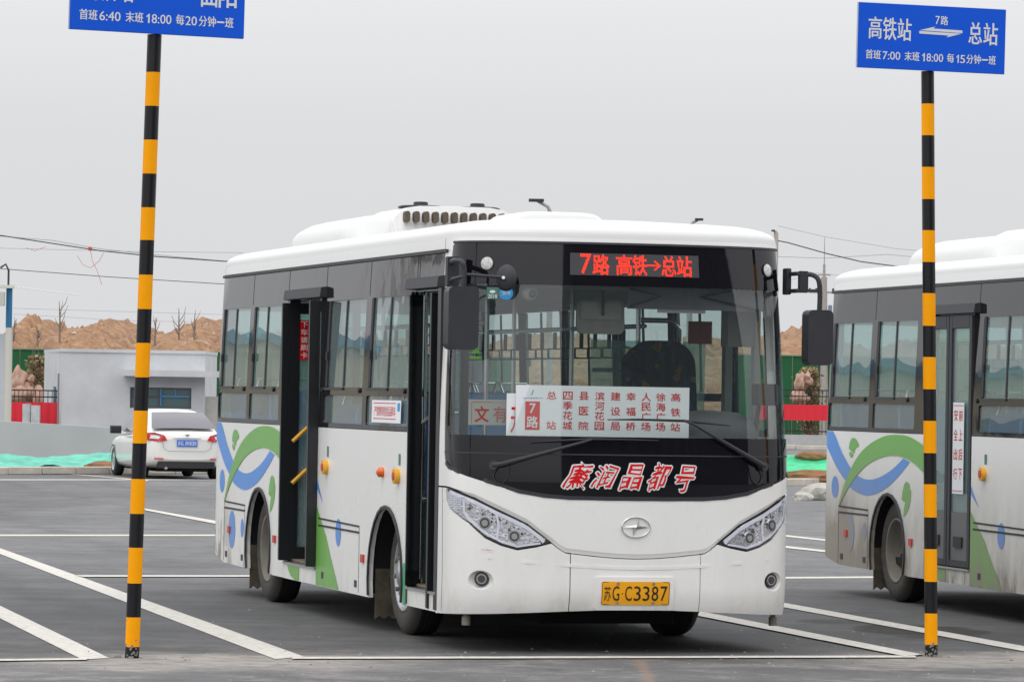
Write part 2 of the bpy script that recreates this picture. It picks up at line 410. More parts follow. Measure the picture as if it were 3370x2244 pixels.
def panel(name, outer, m, parent, holes=(), off=0., grid=.12, rim=0., pos=None):
    loops = [list(outer)]+[list(h) for h in holes]
    if pos is None: pos = lambda s, z, o: shell(s, z, o)
    V = []; E = []
    for L in loops:
        # subdivide long edges
        q = []
        for i in range(len(L)):
            a, b = L[i], L[(i+1) % len(L)]; n = max(1, int(math.dist(a, b)/grid+.5))
            for k in range(n): q.append((a[0]+(b[0]-a[0])*k/n, a[1]+(b[1]-a[1])*k/n))
        L[:] = q; b0 = len(V); V += q; E += [(b0+i, b0+(i+1) % len(q)) for i in range(len(q))]
    x0, x1 = min(p[0] for p in loops[0]), max(p[0] for p in loops[0]); y0, y1 = min(p[1] for p in loops[0]), max(p[1] for p in loops[0])
    nx, ny = int((x1-x0)/grid), int((y1-y0)/grid)
    for i in range(1, nx+1):
        for j in range(1, ny+1):
            p = (x0+(x1-x0)*i/(nx+1), y0+(y1-y0)*j/(ny+1))
            if inside(p, loops): V.append(p)
    rv, re_, rf = delaunay_2d_cdt([Vector(p) for p in V], E, [], 0, 1e-6, False)[:3]
    P = [pos(v[0], v[1], off) for v in rv]; NN = [snorm(v[0], v[1]) for v in rv]; flip = P[0].y > 0 and rv[0][0] < 0
    if flip: NN = [Vector((q.x, -q.y, q.z)) for q in NN]
    faces = []
    for f in rf:
        cx = sum(rv[i][0] for i in f)/len(f); cy = sum(rv[i][1] for i in f)/len(f)
        if inside((cx, cy), loops): faces.append(tuple(reversed(f)) if flip else tuple(f))
    sharp = set(); nb = len(faces); vs = [tuple(p) for p in P]; ln = [NN[i] for f in faces for i in f]
    if rim:
        look = {(round(v[0], 5), round(v[1], 5)): i for i, v in enumerate(rv)}
        for L in loops:
            ii = [look.get((round(p[0], 5), round(p[1], 5))) for p in L]; L = [p for p, i in zip(L, ii) if i is not None]; ii = [i for i in ii if i is not None]
            b0 = len(vs); n = len(L)
            vs += [tuple(pos(p[0], p[1], off-rim)) for p in L]
            for i in range(n):
                j = (i+1) % n; f = (ii[i], b0+i, b0+j, ii[j]); faces.append(f); sharp.add(frozenset((ii[i], ii[j]))); sharp.add(frozenset((ii[i], b0+i)))
                nn = (Vector(vs[f[1]])-Vector(vs[f[0]])).cross(Vector(vs[f[3]])-Vector(vs[f[0]]))
                nn = nn.normalized() if nn.length > 1e-9 else Vector((0, 0, 1)); ln += [nn]*4
    me = bpy.data.meshes.new(name); me.from_pydata(vs, [], faces); me.materials.append(m)
    me.polygons.foreach_set('use_smooth', [True]*len(faces)); me.update()
    if sharp:
        for ed in me.edges:
            if frozenset(ed.vertices) in sharp: ed.use_edge_sharp = True
    me.normals_split_custom_set([tuple(x) for x in ln])
    return link(name, me, parent)
def strip(name, pts, wd, m, parent, off=.002, thick=.004):
    """thin bar following the shell along (s,z) points"""
    mb = MB(); Q = []
    for i, p in enumerate(pts):
        a = pts[max(i-1, 0)]; b = pts[min(i+1, len(pts)-1)]; d = (b[0]-a[0], b[1]-a[1]); l = math.hypot(*d) or 1
        n = (-d[1]/l*wd/2, d[0]/l*wd/2)
        Q.append([shell(p[0]+n[0], p[1]+n[1], off), shell(p[0]+n[0], p[1]+n[1], off+thick), shell(p[0]-n[0], p[1]-n[1], off+thick), shell(p[0]-n[0], p[1]-n[1], off)])
    vs = [q for r in Q for q in r]; fs = []
    for i in range(len(Q)-1):
        for k in range(4): fs.append((4*i+k, 4*i+(k+1) % 4, 4*i+4+(k+1) % 4, 4*i+4+k))
    mb.add(vs, fs); mb.add(Q[0], [(0,1,2,3)]); mb.add(Q[-1], [(3,2,1,0)])
    return mb.build(name, m, parent)
def lin(a, b, n=12): return [(a[0]+(b[0]-a[0])*i/n, a[1]+(b[1]-a[1])*i/n) for i in range(n+1)]
AX = [(-.49, .36, .50), (-4.75, .41, .465)]     # wheel arches: X, z, radius
def arch(X, z, r, zb, m=16):
    a0 = math.asin(max(-1, min(1, (zb-z)/r)))
    return [(sx(X+r*math.cos(math.pi-a0-(math.pi-2*a0)*k/m)), z+r*math.sin(math.pi-a0-(math.pi-2*a0)*k/m)) for k in range(m+1)]

def make_bus(tagname, label, cat, loc, rz, dirt_or_light, rear, doors_open, first):
    root = empty(tagname, loc, rz)
    tag(root, label, cat, 'white city buses parked in the bays')
    W_ = paint('bus_white', (.90, .90, .88), dirt_or_light, rear=rear)
    RF = paint('bus_roof_white', (.70, .70, .69), dirt_or_light, rough=.4)
    BL = paint('bus_decal_blue', (.06, .29, .82), dirt_or_light, rear=rear*.8, rough=.3)
    GR = paint('bus_decal_green', (.15, .46, .06), dirt_or_light, rear=rear*.8, rough=.3)
    S = sx
    zs, zw, zg = .225, 1.365, 2.53
    # --- door-side body panels (three lengths between the doors)
    rear_end = SARC[-1]
    f_, r_ = AX
    outer = [(S(-6.50), zw), (S(-6.50), .30), (S(-6.10), .245)] + arch(*r_, .24) + [(S(-4.2), .23), (S(-3.80), .23), (S(-3.80), zw)]
    sp1 = panel('side_panel', outer, W_, root, rim=.03, grid=.14)
    outer = [(S(-2.67), zw), (S(-2.67), zs)] + arch(*f_, zs) + [(S(.10), zs), (S(.10), zw)]
    sp2 = panel('side_panel', outer, W_, root, rim=.03, grid=.14)
    # far side: one mirrored wall
    mir = lambda s, z, o: Vector((lambda p: (p[0], -p[1], p[2]))(shell(s, z, o)))
    far = [(S(-6.50), zw), (S(-6.50), .30), (S(-6.10), .245)] + arch(*r_, .24) + arch(*f_, zs) + [(S(.93), zs), (S(.93), zw)]
    o = panel('side_panel', far, W_, root, rim=.03, grid=.2, pos=mir)
    # --- tail
    rp = [(-rear_end+.001, .33), (S(-6.50)-.004, .31), (S(-6.50)-.004, 2.62), (-rear_end+.001, 2.62)]
    mbp = MB()
    for sgn in (1, -1):
        prev = None
        n_ = 18
        for i in range(n_+1):
            s_ = (S(-6.50)-.004)+((-rear_end+.001)-(S(-6.50)-.004))*i/n_
            colm = [shell0(s_, z) for z in (.31, .6, 1.0, 1.40, 2.27, 2.53, 2.62)]
            colm = [(p[0], p[1]*sgn, p[2]) for p in colm]
            if prev:
                hole = max(abs(prev[3][1]), abs(colm[3][1])) < 1.0
                mbp.add(prev+colm, [((k, 7+k, 8+k, k+1) if sgn > 0 else (k, k+1, 8+k, 7+k)) for k in range(6) if not (k == 3 and hole)], 0, True)
            prev = colm
    tail = mbp.build('rear_panel', W_, root, fix=False)
    tb = bmesh.new(); tb.from_mesh(tail.data); bmesh.ops.remove_doubles(tb, verts=tb.verts[:], dist=1e-4); bmesh.ops.recalc_face_normals(tb, faces=tb.faces[:]); tb.to_mesh(tail.data); tb.free()
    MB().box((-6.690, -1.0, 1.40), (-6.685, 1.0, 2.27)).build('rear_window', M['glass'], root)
    for sg in (-1, 1): MB().box((-6.72, sg*.9-.07, .7), (-6.69, sg*.9+.07, 1.15)).build('tail_light', M['redrefl'], root)
    # --- dark glass band, with real openings
    wins = [(-6.43, -5.34), (-5.19, -4.12), (-2.50, -1.30), (-1.14, .05)]
    def band(x0, x1, holes, ps=None, zlow=zw+.004):
        return panel('window_band', [(S(x0), zg), (S(x0), zlow), (S(x1), zlow), (S(x1), zg)], M['band'], root, holes=holes, rim=.022, grid=.3, pos=ps)
    def whole(x0, x1): return [rrect(S(x0), 1.655, S(x1), 2.272, .025), rrect(S(x0)-.03, 1.40, S(x1)+.01, 1.60, .02)]
    band(-6.50, -3.93+.13, whole(*wins[0])+whole(*wins[1]))
    panel('window_band', [(S(-3.80), zg), (S(-3.80), 2.30), (S(-2.67), 2.30), (S(-2.67), zg)], M['band'], root, rim=.02, grid=.3)
    band(-2.67, .10, whole(*wins[2])+whole(*wins[3]))
    panel('window_band', [(S(.10), zg), (S(.10), 2.29), (S(.93), 2.29), (S(.93), zg)], M['band'], root, rim=.02, grid=.3)
    fw = [(-6.43, -5.34), (-5.19, -4.12), (-3.95, -2.70), (-2.50, -1.30), (-1.14, .05)]
    hh = []
    for a, b in fw: hh += whole(a, b)
    hh += [rrect(S(.22), 1.42, S(.88), 2.27, .03)]
    band(-6.50, .93, hh, ps=mir)
    def window(x0, x1, ps=None):
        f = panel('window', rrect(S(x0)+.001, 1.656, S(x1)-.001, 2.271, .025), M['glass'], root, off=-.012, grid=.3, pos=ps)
        q = lambda name, a, b, z0, z1, m_, of: panel(name, [(S(a), z0), (S(b), z0), (S(b), z1), (S(a), z1)], m_, f, off=of, grid=.3, rim=.012, pos=ps)
        q('window_seal', x0+.004, x0+.062, 1.66, 2.268, M['rubber'], .001)
        q('window_divider', (x0+x1)/2-.05, (x0+x1)/2-.022, 1.66, 2.268, M['plastic'], -.004)
        q('window_sill', x0, (x0+x1)/2, 1.635, 1.654, M['plastic'], .010)
        q('latch', x0+.035, x0+.075, 1.85, 1.91, M['rubber'], .014)
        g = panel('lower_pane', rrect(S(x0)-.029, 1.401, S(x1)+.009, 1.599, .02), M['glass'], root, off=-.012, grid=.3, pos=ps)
    for a, b in wins: window(a, b)
    for a, b in fw: window(a, b, mir)
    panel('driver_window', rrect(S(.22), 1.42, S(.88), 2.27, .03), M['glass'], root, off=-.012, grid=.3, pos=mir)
    for X in (-5.45, -4.3, -2.62+.05, -1.38, -.05):
        p = shell(S(X), 1.635); n = snorm(S(X), 1.635)
        MB().tube([p, p+n*.012], .018, 12).build('window_bolt', M['rubber'], root)
    for X in (-5.26, -3.93, -2.62, -1.22, .14, .2): strip('seam', [(S(X), 2.29), (S(X), 2.525)], .007, M['rubber'], root, off=.0005, thick=.001)
    # gutter rail
    strip('gutter_rail', lin((S(-6.55), 2.537), (S(1.06), 2.537), 30), .020, M['plastic'], root, off=.001, thick=.016)
    # white strip above the gutter and cap over the windscreen
    mask_half = [(-1.274, 2.585), (-1.318, 2.565), (-1.335, 2.50), (-1.37, 2.0), (-1.40, 1.6), (-1.408, 1.254), (-1.40, 1.205), (-1.37, 1.175), (-1.30, 1.150), (-1.18, 1.125), (-.96, 1.068), (-.76, 1.008), (-.60, .983), (-.44, .972), (-.2, .970)]
    mask = mask_half + [(0, .970)] + [(-a, b) for a, b in reversed(mask_half)]
    hl = [(-1.37, 1.030), (-1.28, 1.026), (-1.197, 1.010), (-1.049, .968), (-.908, .905), (-.80, .857), (-.705, .812), (-.622, .750), (-.550, .697), (-.645, .672), (-.765, .651), (-.87, .678), (-.973, .722), (-1.03, .768), (-1.09, .816), (-1.19, .866), (-1.28, .902), (-1.345, .95)]
    hlr = [(-a, b) for a, b in reversed(hl)]
    i_tip = 8
    hood_edge = [(-.50, .661), (-.462, .640), (-.425, .634), (-.26, .617), (-.13, .607), (0, .603)]
    he = hood_edge + [(-a, b) for a, b in reversed(hood_edge[:-1])]
    up = hl[:i_tip+1]; upr = [(-a, b) for a, b in reversed(up)]
    E0 = 1.556
    edge_path = [(a, b+.004) for a, b in up] + he + [(a, b+.004) for a, b in upr]
    lipz = lambda a: .004+.024*smst(1.30, .95, abs(a))
    front_out = [(-E0, 2.62), (-E0, 1.036)] + [(a, b+lipz(a)) for a, b in edge_path] + [(E0, 1.036), (E0, 2.62)]
    lm = MB(); ep = []
    for i in range(len(edge_path)-1):
        n_ = max(1, int(math.dist(edge_path[i], edge_path[i+1])/.04)); ep += [(edge_path[i][0]+(edge_path[i+1][0]-edge_path[i][0])*k/n_, edge_path[i][1]+(edge_path[i+1][1]-edge_path[i][1])*k/n_) for k in range(n_)]
    ep.append(edge_path[-1]); lv = []
    for a_, b_ in ep: lv += [shell(a_, b_+lipz(a_), 0), shell(a_, b_, -.016)]
    lm.add([tuple(q) for q in lv], [(2*i, 2*i+1, 2*i+3, 2*i+2) for i in range(len(ep)-1)], 0, True)
    lm.build('hood_lip', W_, root, fix=False)
    panel('front_panel', front_out, W_, root, holes=[mask], rim=.03, grid=.05, off=.0)
    for sg in (1, -1):
        ps = mir if sg < 0 else None
        panel('roof_side_strip', [(S(-6.50), 2.552), (S(.935), 2.552), (S(.935), 2.62), (S(-6.50), 2.62)], W_, root, grid=.3, pos=ps)
    # bumpers: two corners and a middle section
    low = hl[i_tip:]
    cornr = [(-E0, 1.028), (-1.376, 1.028)] + [(a, b-.004) for a, b in reversed(low)] + [(-.50, .656), (-.462, .635), (-.432, .630), (-.432, .268), (-.9, .245), (-1.25, .232), (-E0, .222)]
    cl_ = [(-E0, .222), (-1.25, .232), (-.9, .245), (-.432, .268), (-.432, .628), (-.462, .634), (-.505, .658)] + [(a, b-.004) for a, b in low] + [(-1.378, 1.026), (-E0, 1.026)]
    for sg in (1, -1):
        c = [(sg*a, b) for a, b in cl_]
        sf = -sg; hol = [ell(sf*.998, .455, .085, .062, 20)]
        o = panel('bumper_corner', c, W_, root, holes=hol, rim=.03, grid=.05)
        # recessed scoop with a round fog lamp in it
        mb = MB(); rings = []
        cx = sf*.998
        for (fr, dp) in ((1., 0), (.93, -.012), (.8, -.026), (.62, -.04), (.45, -.046), (.01, -.046)):
            rings.append([shell(cx + (.085*fr)*math.cos(t)*1.0 - sf*(1-fr)*-.012, .455+.062*fr*math.sin(t), dp) for t in [2*math.pi*k/24 for k in range(24)]])
        vs = [p for r in rings for p in r]; fs = [(i*24+k, i*24+(k+1) % 24, (i+1)*24+(k+1) % 24, (i+1)*24+k) for i in range(5) for k in range(24)]
        mb.add(vs, fs, 0, True).build('lamp_recess', W_, o)
        p = shell(sf*1.008, .463, -.050); n = snorm(sf*.9, .46); n = (n+Vector((.6, 0, 0))).normalized()
        fl = MB().tube([p, p+n*.034], .045, 24).build('fog_light', M['rubber'], root)
        mb = MB()
        for k, (rr, hh_, mi) in enumerate(((.040, .036, 1), (.032, .038, 0), (.024, .040, 1))):
            mb.tube([p+n*(hh_-.004), p+n*hh_], rr, 20, mi=mi)
        mb.build('reflector', [M['chrome'], M['ledback']], fl)
    mid = [(-.426, .268), (-.26, .275), (0, .278), (.26, .275), (.426, .268), (.426, .629), (.26, .612), (.13, .602), (0, .598), (-.13, .602), (-.26, .612), (-.426, .629)]
    panel('bumper', mid, W_, root, rim=.03, grid=.06)
    # backing behind the seams
    panel('front_frame', [(-1.5, .30), (1.5, .30), (1.5, 1.06), (-1.5, 1.06)], M['dark'], root, off=-.062, grid=.12)
    strip('seam', [(-1.455, 1.03), (-1.44, .8), (-1.42, .5), (-1.40, .24)], .006, M['rubber'], root, off=.0003, thick=.0008)
    strip('crease', [(-.95, .60), (-.7, .575), (-.43, .557), (-.2, .546), (0, .543), (.2, .546), (.43, .557), (.7, .575), (.95, .60)], .02, W_, root, off=-.002, thick=.006)
    for sg in (1,-1):
        p = Vector((1.30, sg*1.02-.0, .20)); MB().tube([p+Vector((0,0,.06)), p+Vector((0,0,.02))], .018, 8).tube([p+Vector((0,0,.02)), p-Vector((0,0,.035))], .028, 10).build('tow_cap', M['rim'], root)
    # --- black mask, windscreen, header
    ws = [(-1.268, 2.322), (1.268, 2.322), (1.30, 2.25), (1.335, 1.42), (1.31, 1.368), (-1.31, 1.366), (-1.335, 1.42), (-1.30, 2.25)]
    inner = [(a*.9985, b+(.0015 if b < 1.5 else -.0015)) for a, b in mask]
    mk = panel('windscreen_surround', inner, M['black'], root, holes=[ws], rim=.02, grid=.05, off=-.002)
    panel('windscreen', ws, M['wind'], root, off=-.008, grid=.08)
    strip('windscreen_seal', [(a, b+.010) for a, b in mask[7:-7]], .024, M['plastic'], root, off=0, thick=.005)
    strip('windscreen_seal', [(a, b) for a, b in (lin((-1.30, 2.588), (1.30, 2.588), 30))], .014, M['plastic'], root, off=0, thick=.006)
    strip('trim_line', lin((-1.40, 1.254), (1.40, 1.254), 40), .009, M['plastic'], root, off=-.001, thick=.0035)
    # destination display
    led = panel('destination_display', rrect(-.44, 2.386, .444, 2.526, .004), M['ledback'], root, off=.0012, grid=.1)
    F = lambda o_: (lambda s, z: shell(s, z, o_))
    li = [('7', -.372, 2.396, -.300, 2.520), ('路', -.288, 2.392, -.178, 2.518), ('高', -.130, 2.392, -.024, 2.518), ('铁', -.018, 2.392, .078, 2.518),
          ('→', .080, 2.425, .176, 2.487), ('总', .180, 2.392, .280, 2.518), ('站', .288, 2.392, .392, 2.518)]
    lettering('route_text', li, F(.0025), M['redglow'], led, bold=.028)
    # marker lamps
    for s_ in (-.985, 1.0):
        p = shell(s_, 2.45, -.002); n = snorm(s_, 2.45)
        c = MB().tube([p, p+n*.008], .044, 24).build('marker_lamp', M['plastic'], root)
        MB().latheN([(.040, .008), (.036, .010), (.020, .012), (.001, .0125)], p, n, 20).build('lamp_lens', M['lampw'], c)
    # painted name on the lower mask
    if first:
        ch = [('廉', -.462, -.318, 1.042, 1.200), ('润', -.285, -.152, 1.044, 1.188), ('晶', -.098, .030, 1.040, 1.196), ('都', .078, .196, 1.036, 1.198), ('号', .250, .372, 1.030, 1.196)]
        # brush-like slant: strokes lean and rise to the right
        br = lambda o_: (lambda s, z: shell(s+.010*math.sin((z-1.12)*38), z+.10*((s*5.6) % 1-.5)*.10+.006*math.sin(s*60), o_))
        it = [(c, p, z0, q, z1, .34) for c, p, q, z0, z1 in ch]
        lettering('name_outline', it, br(.0015), M['white'], mk, bold=.060)
        lettering('name_lettering', it, br(.0036), M['red'], mk, bold=.004)
    # star emblem in an oval ring
    em = MB(); ring = []
    for k in range(36):
        t = 2*math.pi*k/36; ring.append(shell(-.01+.092*math.cos(t), .802+.063*math.sin(t), .006))
    em.tube(ring+[ring[0]], .0055, 6, caps=False)
    c0 = shell(-.01, .802, .018); outs = [(-.092, 0), (.008, .014), (.018, .060), (.02, .008), (.092, 0), (.0, -.014), (-.018, -.060), (-.02, -.008)]
    vs = [c0]+[shell(-.01+a, .802+b, .007) for a, b in outs]
    em.add(vs, [(0, 1+k, 1+(k+1) % 8) for k in range(8)])
    em.build('star_emblem', M['chrome'], root)
    # number plate
    bk = panel('plate_holder', rrect(-.266, .283, .244, .488, .012), W_, root, off=.016, rim=.03, grid=.1)
    pl = panel('number_plate', rrect(-.229, .318, .216, .459, .010), M['plate_y'], root, off=.021, rim=.004, grid=.1)
    if first:
        lettering('plate_text', [('苏', -.214, .343, -.170, .430), ('G', -.160, .343, -.116, .431), ('·', -.100, .382, -.092, .390), ('C', -.078, .343, -.034, .431), ('3', -.020, .343, .024, .431),
              ('3', .038, .343, .082, .431), ('8', .096, .343, .140, .431), ('7', .154, .343, .200, .431)], F(.0225), M['ink'], pl, bold=.0)
    fr_ = rrect(-.226, .321, .213, .456, .009)
    strip('plate_border', fr_+[fr_[0]], .003, M['ink'], pl, off=.0215, thick=.0006)
    for (a, b) in ((-.125, .447), (.108, .447), (-.125, .331), (.108, .331)):
        p = shell(a, b, .021); MB().tube([p, p+Vector((.006, 0, 0))], .009, 10).build('plate_screw', M['alu'], pl)
    if first:
        MBs = panel('sticker', rrect(-1.005, .636, -.918, .655, .003), M['paper'], root, off=.002, grid=.1)
        lettering('sticker_text', [('TCEps', -.998, .641, -.925, .652)], F(.0035), M['red'], MBs, bold=.0)
    # --- headlights
    for sg in (1, -1):
        P = [(sg*a, b) for a, b in hl]
        cx_, cy_ = sum(p[0] for p in P)/len(P), sum(p[1] for p in P)/len(P)
        def shr(k): 
            # shrink towards the long axis
            return [(p[0]+(cx_-p[0])*k*.55, p[1]+(cy_-p[1])*k) for p in P]
        hs = panel('headlight', P, M['rubber'], root, off=-.012, grid=.05)
        inn = shr(.14)
        panel('reflector', inn, M['chromed'], hs, off=-.006, grid=.03)
        panel('lens', shr(.03), M['lens'], hs, off=.003, grid=.05)
        # bright light-guide bars
        top = [(sg*a, b-.022) for a, b in hl[1:9]]; top = [(x, y) for x, y in top][:-1]+[(sg*-.60, .700)]
        strip('light_bar', top, .022, M['guide'], hs, off=-.004, thick=.006)
        bot = [(sg*a, b+.018) for a, b in (hl[9:17])]
        bot = [(sg*-.62, .695), (sg*-.70, .683), (sg*-.765, .672), (sg*-.86, .697), (sg*-.955, .742), (sg*-1.03, .795), (sg*-1.09, .84), (sg*-1.12, .88), (sg*-1.125, .955)]
        strip('light_bar', bot, .013, M['guide'], hs, off=-.004, thick=.006)
        strip('light_bar', [(sg*-.895, .712), (sg*-.885, .80), (sg*-.90, .875)], .014, M['guide'], hs, off=-.004, thick=.006)
        for (a, b, rr) in ((-.975, .815, .042), (-.785, .735, .040)):
            p = shell(sg*a, b, -.006); n = snorm(sg*a, b)
            mb = MB().tube([p, p+n*.006], rr, 14); mb.tube([p+n*.006, p+n*.0075], rr*.78, 12, mi=1); mb.tube([p+n*.0075, p+n*.009], rr*.5, 10, mi=0)
            mb.build('lamp', [M['chrome'], M['ledback']], hs)
        mb = MB(); rr = random.Random(3)
        for k in range(46):
            a = rr.uniform(-1.10, -.64); b = .705+(-a-.64)*.42+rr.uniform(-.03, .055)
            if not inside((a, b), [[(q[0], q[1]) for q in [(x+(-.9-x)*.12, y+(.83-y)*.22) for x, y in hl]]]): continue
            d_ = rr.uniform(.006, .014)
            mb.add([shell(sg*(a-d_), b, -.003), shell(sg*(a), b+d_, -.001), shell(sg*(a+d_), b-.004, .001), shell(sg*a, b-d_, -.003)], [(0,1,2),(0,2,3)], rr.choice((0, 0, 1)))
        mb.build('facets', [M['chrome'], M['ledback']], hs, fix=False)
        mb = MB()
        for i in range(9):
            for j in range(9):
                a, b = -1.30+i*.018, .90+j*.014
                if inside((a, b), [[(-1.33, .96), (-1.30, 1.0), (-1.15, .97), (-1.14, .90), (-1.20, .88), (-1.28, .92)]]):
                    p = shell(sg*a, b, -.003); n = snorm(sg*a, b); mb.tube([p, p+n*.004], .006, 6)
        mb.build('facets', M['guide'], hs)
    # --- wipers
    G = lambda s, z, o=.02: tuple(shell(s, z, o))
    for (pv, arm, bl) in (((-.917, 1.178), [(-.917, 1.178), (-.86, 1.186), (-.375, 1.326), (-.308, 1.347)], [(-.687, 1.325), (-.50, 1.338), (-.308, 1.350), (-.1, 1.350), (.131, 1.347)]),
                          ((.875, 1.192), [(.875, 1.192), (.80, 1.222), (.352, 1.455), (.30, 1.470)], [(-.203, 1.474), (.0, 1.478), (.30, 1.474), (.45, 1.462), (.622, 1.447)])):
        wp = MB().tube([G(*p, .022+.02*(i > 0)) for i, p in enumerate(arm)], [.020, .017, .009, .007], 8).build('wiper', M['plastic'], root)
        MB().tube([G(*p, .022) for p in bl], [.004, .008, .010, .008, .004], 6).build('wiper_blade', M['rubber'], wp)
        MB().tube([G(*pv, -.002), G(*pv, .035)], .03, 14).build('wiper_pivot', M['plastic'], wp)
        sg = 1 if pv[0] < 0 else -1
        hz = [(pv[0]+sg*.02, pv[1]-.02), (pv[0]-sg*.005, pv[1]-.07), (pv[0]+sg*.03, pv[1]-.115), (pv[0]+sg*.075, pv[1]-.09), (pv[0]+sg*.10, pv[1]+.0)]
        MB().tube([G(*p, .010) for p in catmull(hz, 5, False)], .0035, 6).build('washer_hose', M['plastic'], wp)
    # --- roof
    mb = MB(); rings = []; Sg = [-rear_end+.002+(2*rear_end-.004)*i/260 for i in range(260)]
    prof = [(0, 2.62), (.004, 2.645)] + [(.004+.34*(1-math.cos(R(a))), 2.645+.102*math.sin(R(a))) for a in (10, 22, 36, 50, 64, 76, 86)] + [(.45, 2.758), (.6, 2.770), (.8, 2.781), (1.0, 2.786), (1.12, 2.787)]
    for (ins, z) in prof:
        rg = []
        for s_ in Sg:
            x, y, _ = shell0(s_, 2.62); k = 1-ins/HW; kx = 1-ins/4.15*(1.25 if x > 0 else 1)
            rg.append((-2.54+(x+2.54)*max(kx, .02 if ins > 1.1 else kx), y*max(k, 0), z))
        rings.append(rg)
    n = len(Sg); vs = [p for r in rings for p in r]
    fs = [(i*n+k, i*n+(k+1) % n, (i+1)*n+(k+1) % n, (i+1)*n+k) for i in range(len(rings)-1) for k in range(n)]
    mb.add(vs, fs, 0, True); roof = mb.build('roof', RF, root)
    # air-conditioning housing: low tail fairing and taller unit with oval vents
    def pod(name, x0, x1, hw, z0, z1, tail, nose, par, pw=.35, hard=False):
        mb = MB(); rows = []
        xs = [x0+(x1-x0)*i/30 for i in range(31)]
        for x in xs:
            t0 = min(1, (x-x0)/tail) if tail else 1; t1 = min(1, (x1-x)/nose) if nose else 1
            h = (z1-z0)*(math.sin(t0*math.pi/2)**.8 if t0 < 1 else 1)*(math.sin(t1*math.pi/2)**pw if t1 < 1 else 1); w2 = hw*(.8+.2*min(1, t0*1.6))*(1 if hard else .9+.1*min(1, t1*1.5))
            row = [(x, -w2, z0-.03)]+[(x, -w2*math.cos(R(a))**.35 if a < 90 else 0, z0+h*math.sin(R(a))**.75) for a in (8, 20, 35, 50, 65, 80)]
            row += [(x, 0, z0+h)] + [(p[0], -p[1], p[2]) for p in reversed(row)]
            rows.append(row)
        m_ = len(rows[0]); vs = [p for r in rows for p in r]
        mb.add(vs, [(i*m_+k, i*m_+k+1, (i+1)*m_+k+1, (i+1)*m_+k) for i in range(30) for k in range(m_-1)], 0, True)
        mb.add(rows[0], [tuple(range(m_))]); mb.add(rows[-1], [tuple(range(m_-1, -1, -1))])
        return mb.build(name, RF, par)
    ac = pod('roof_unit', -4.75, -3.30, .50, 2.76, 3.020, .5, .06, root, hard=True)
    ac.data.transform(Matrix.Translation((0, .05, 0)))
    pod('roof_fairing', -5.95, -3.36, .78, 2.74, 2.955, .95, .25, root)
    for k in range(12):
        y = -.345+k*.073
        MB().prism(rrect(y-.021, 2.888, y+.021, 2.972, .020), -3.33, -3.262, axis=0).build('vent', M['vent'], ac)
    for y in (-.16, .28):
        MB().lathe([(.17, -.01), (.17, .0), (.15, .008), (.055, .014), (.055, .032), (.045, .038), (.01, .04)], c=(-3.62, y, 3.020), n=24).build('fan_guard', M['rubber'], ac)
    for x, y in ((-5.6, -.35), (-4.95, -.4), (-4.75, -.4), (-4.2, -.35)):
        MB().tube([(x, y, 2.90), (x, y, 2.948)], .010, 6).build('bolt', M['rubber'], ac)
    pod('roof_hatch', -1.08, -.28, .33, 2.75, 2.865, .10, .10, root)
    # --- small fittings on the door side
    def button(X, z):
        p = shell(S(X), z); n = snorm(S(X), z)
        b_ = MB().tube([p, p+n*.035], .052, 20).build('door_button', M['yellow'], root)
        MB().tube([p+n*.035, p+n*.041], .028, 16).build('button_cap', M['redrefl'], b_)
        panel('door_label', rrect(S(X)-.0, z+.072, S(X)+.055, z+.148, .003), M['green_st'], b_, off=.002, grid=.1)
    button(-2.36, 1.085); button(-.16, 1.070)
    MB().latheN([(.036, 0), (.034, .03), (.015, .045), (.001, .046)], shell(S(-.61), 1.087), snorm(S(-.61), 1.087), 16).build('side_indicator', M['orange'], root)
    for X, z in ((-5.89, .515), (-4.13, .505), (-1.16, .482)):
        p = shell(S(X), z); MB().box((X-.04, p.y-.014, z-.028), (X+.04, p.y+.002, z+.028)).build('side_reflector', M['redrefl'], root)
    for X, z in ((-6.02, .317), (-5.38, .314), (-2.44, .310), (-1.38, .299)):
        p = shell(S(X), z); MB().box((X-.035, p.y-.004, z-.024), (X+.035, p.y+.002, z+.024)).build('panel_lock', M['plastic'], root)
    # hatch seams
    for (x0, x1, z0, z1) in ((-6.12, -5.29, .735, .725), (-2.60, -1.29, .712, .697)):
        strip('hatch_seam', lin((S(x0), z0), (S(x1), z1), 4), .012, M['rubber'], root, off=.0005, thick=.004)
        strip('hatch_seam', lin((S(x0), z0-.05), (S(x1), z1-.042), 4), .014, M['rubber'], root, off=.0005, thick=.004)
        strip('hatch_seam', lin((S(x1), z1), (S(x1), .24), 4), .005, M['seamgrey'], root, off=.0005, thick=.002)
        if x0 < -5: strip('hatch_seam', lin((S(x0), z0), (S(x0), .26), 4), .005, M['seamgrey'], root, off=.0005, thick=.002)
    # --- livery: ribbons, leaves and dots
    SS = lambda P: [(S(a), b) for a, b in P]
    dec = lambda name, P, m_, o=.0025, par=sp1, g=.15: panel(name, SS(P), m_, par, off=o, grid=g)
    dec('blue_ribbon', [(-6.498, 1.362), (-6.32, 1.362)] + catmull([(-6.32, 1.362), (-6.2, 1.291), (-6.04, 1.182), (-5.78, 1.057), (-5.58, .999), (-5.3, .975), (-5.0, 1.0), (-4.65, 1.073), (-4.36, 1.167)], 4, False)[1:] + catmull([(-4.19, 1.141), (-4.41, 1.048), (-4.7, .947), (-4.99, .88), (-5.29, .845), (-5.57, .859), (-5.81, .902), (-5.93, .949), (-6.19, 1.055), (-6.43, 1.194), (-6.498, 1.235)], 4, False), BL)
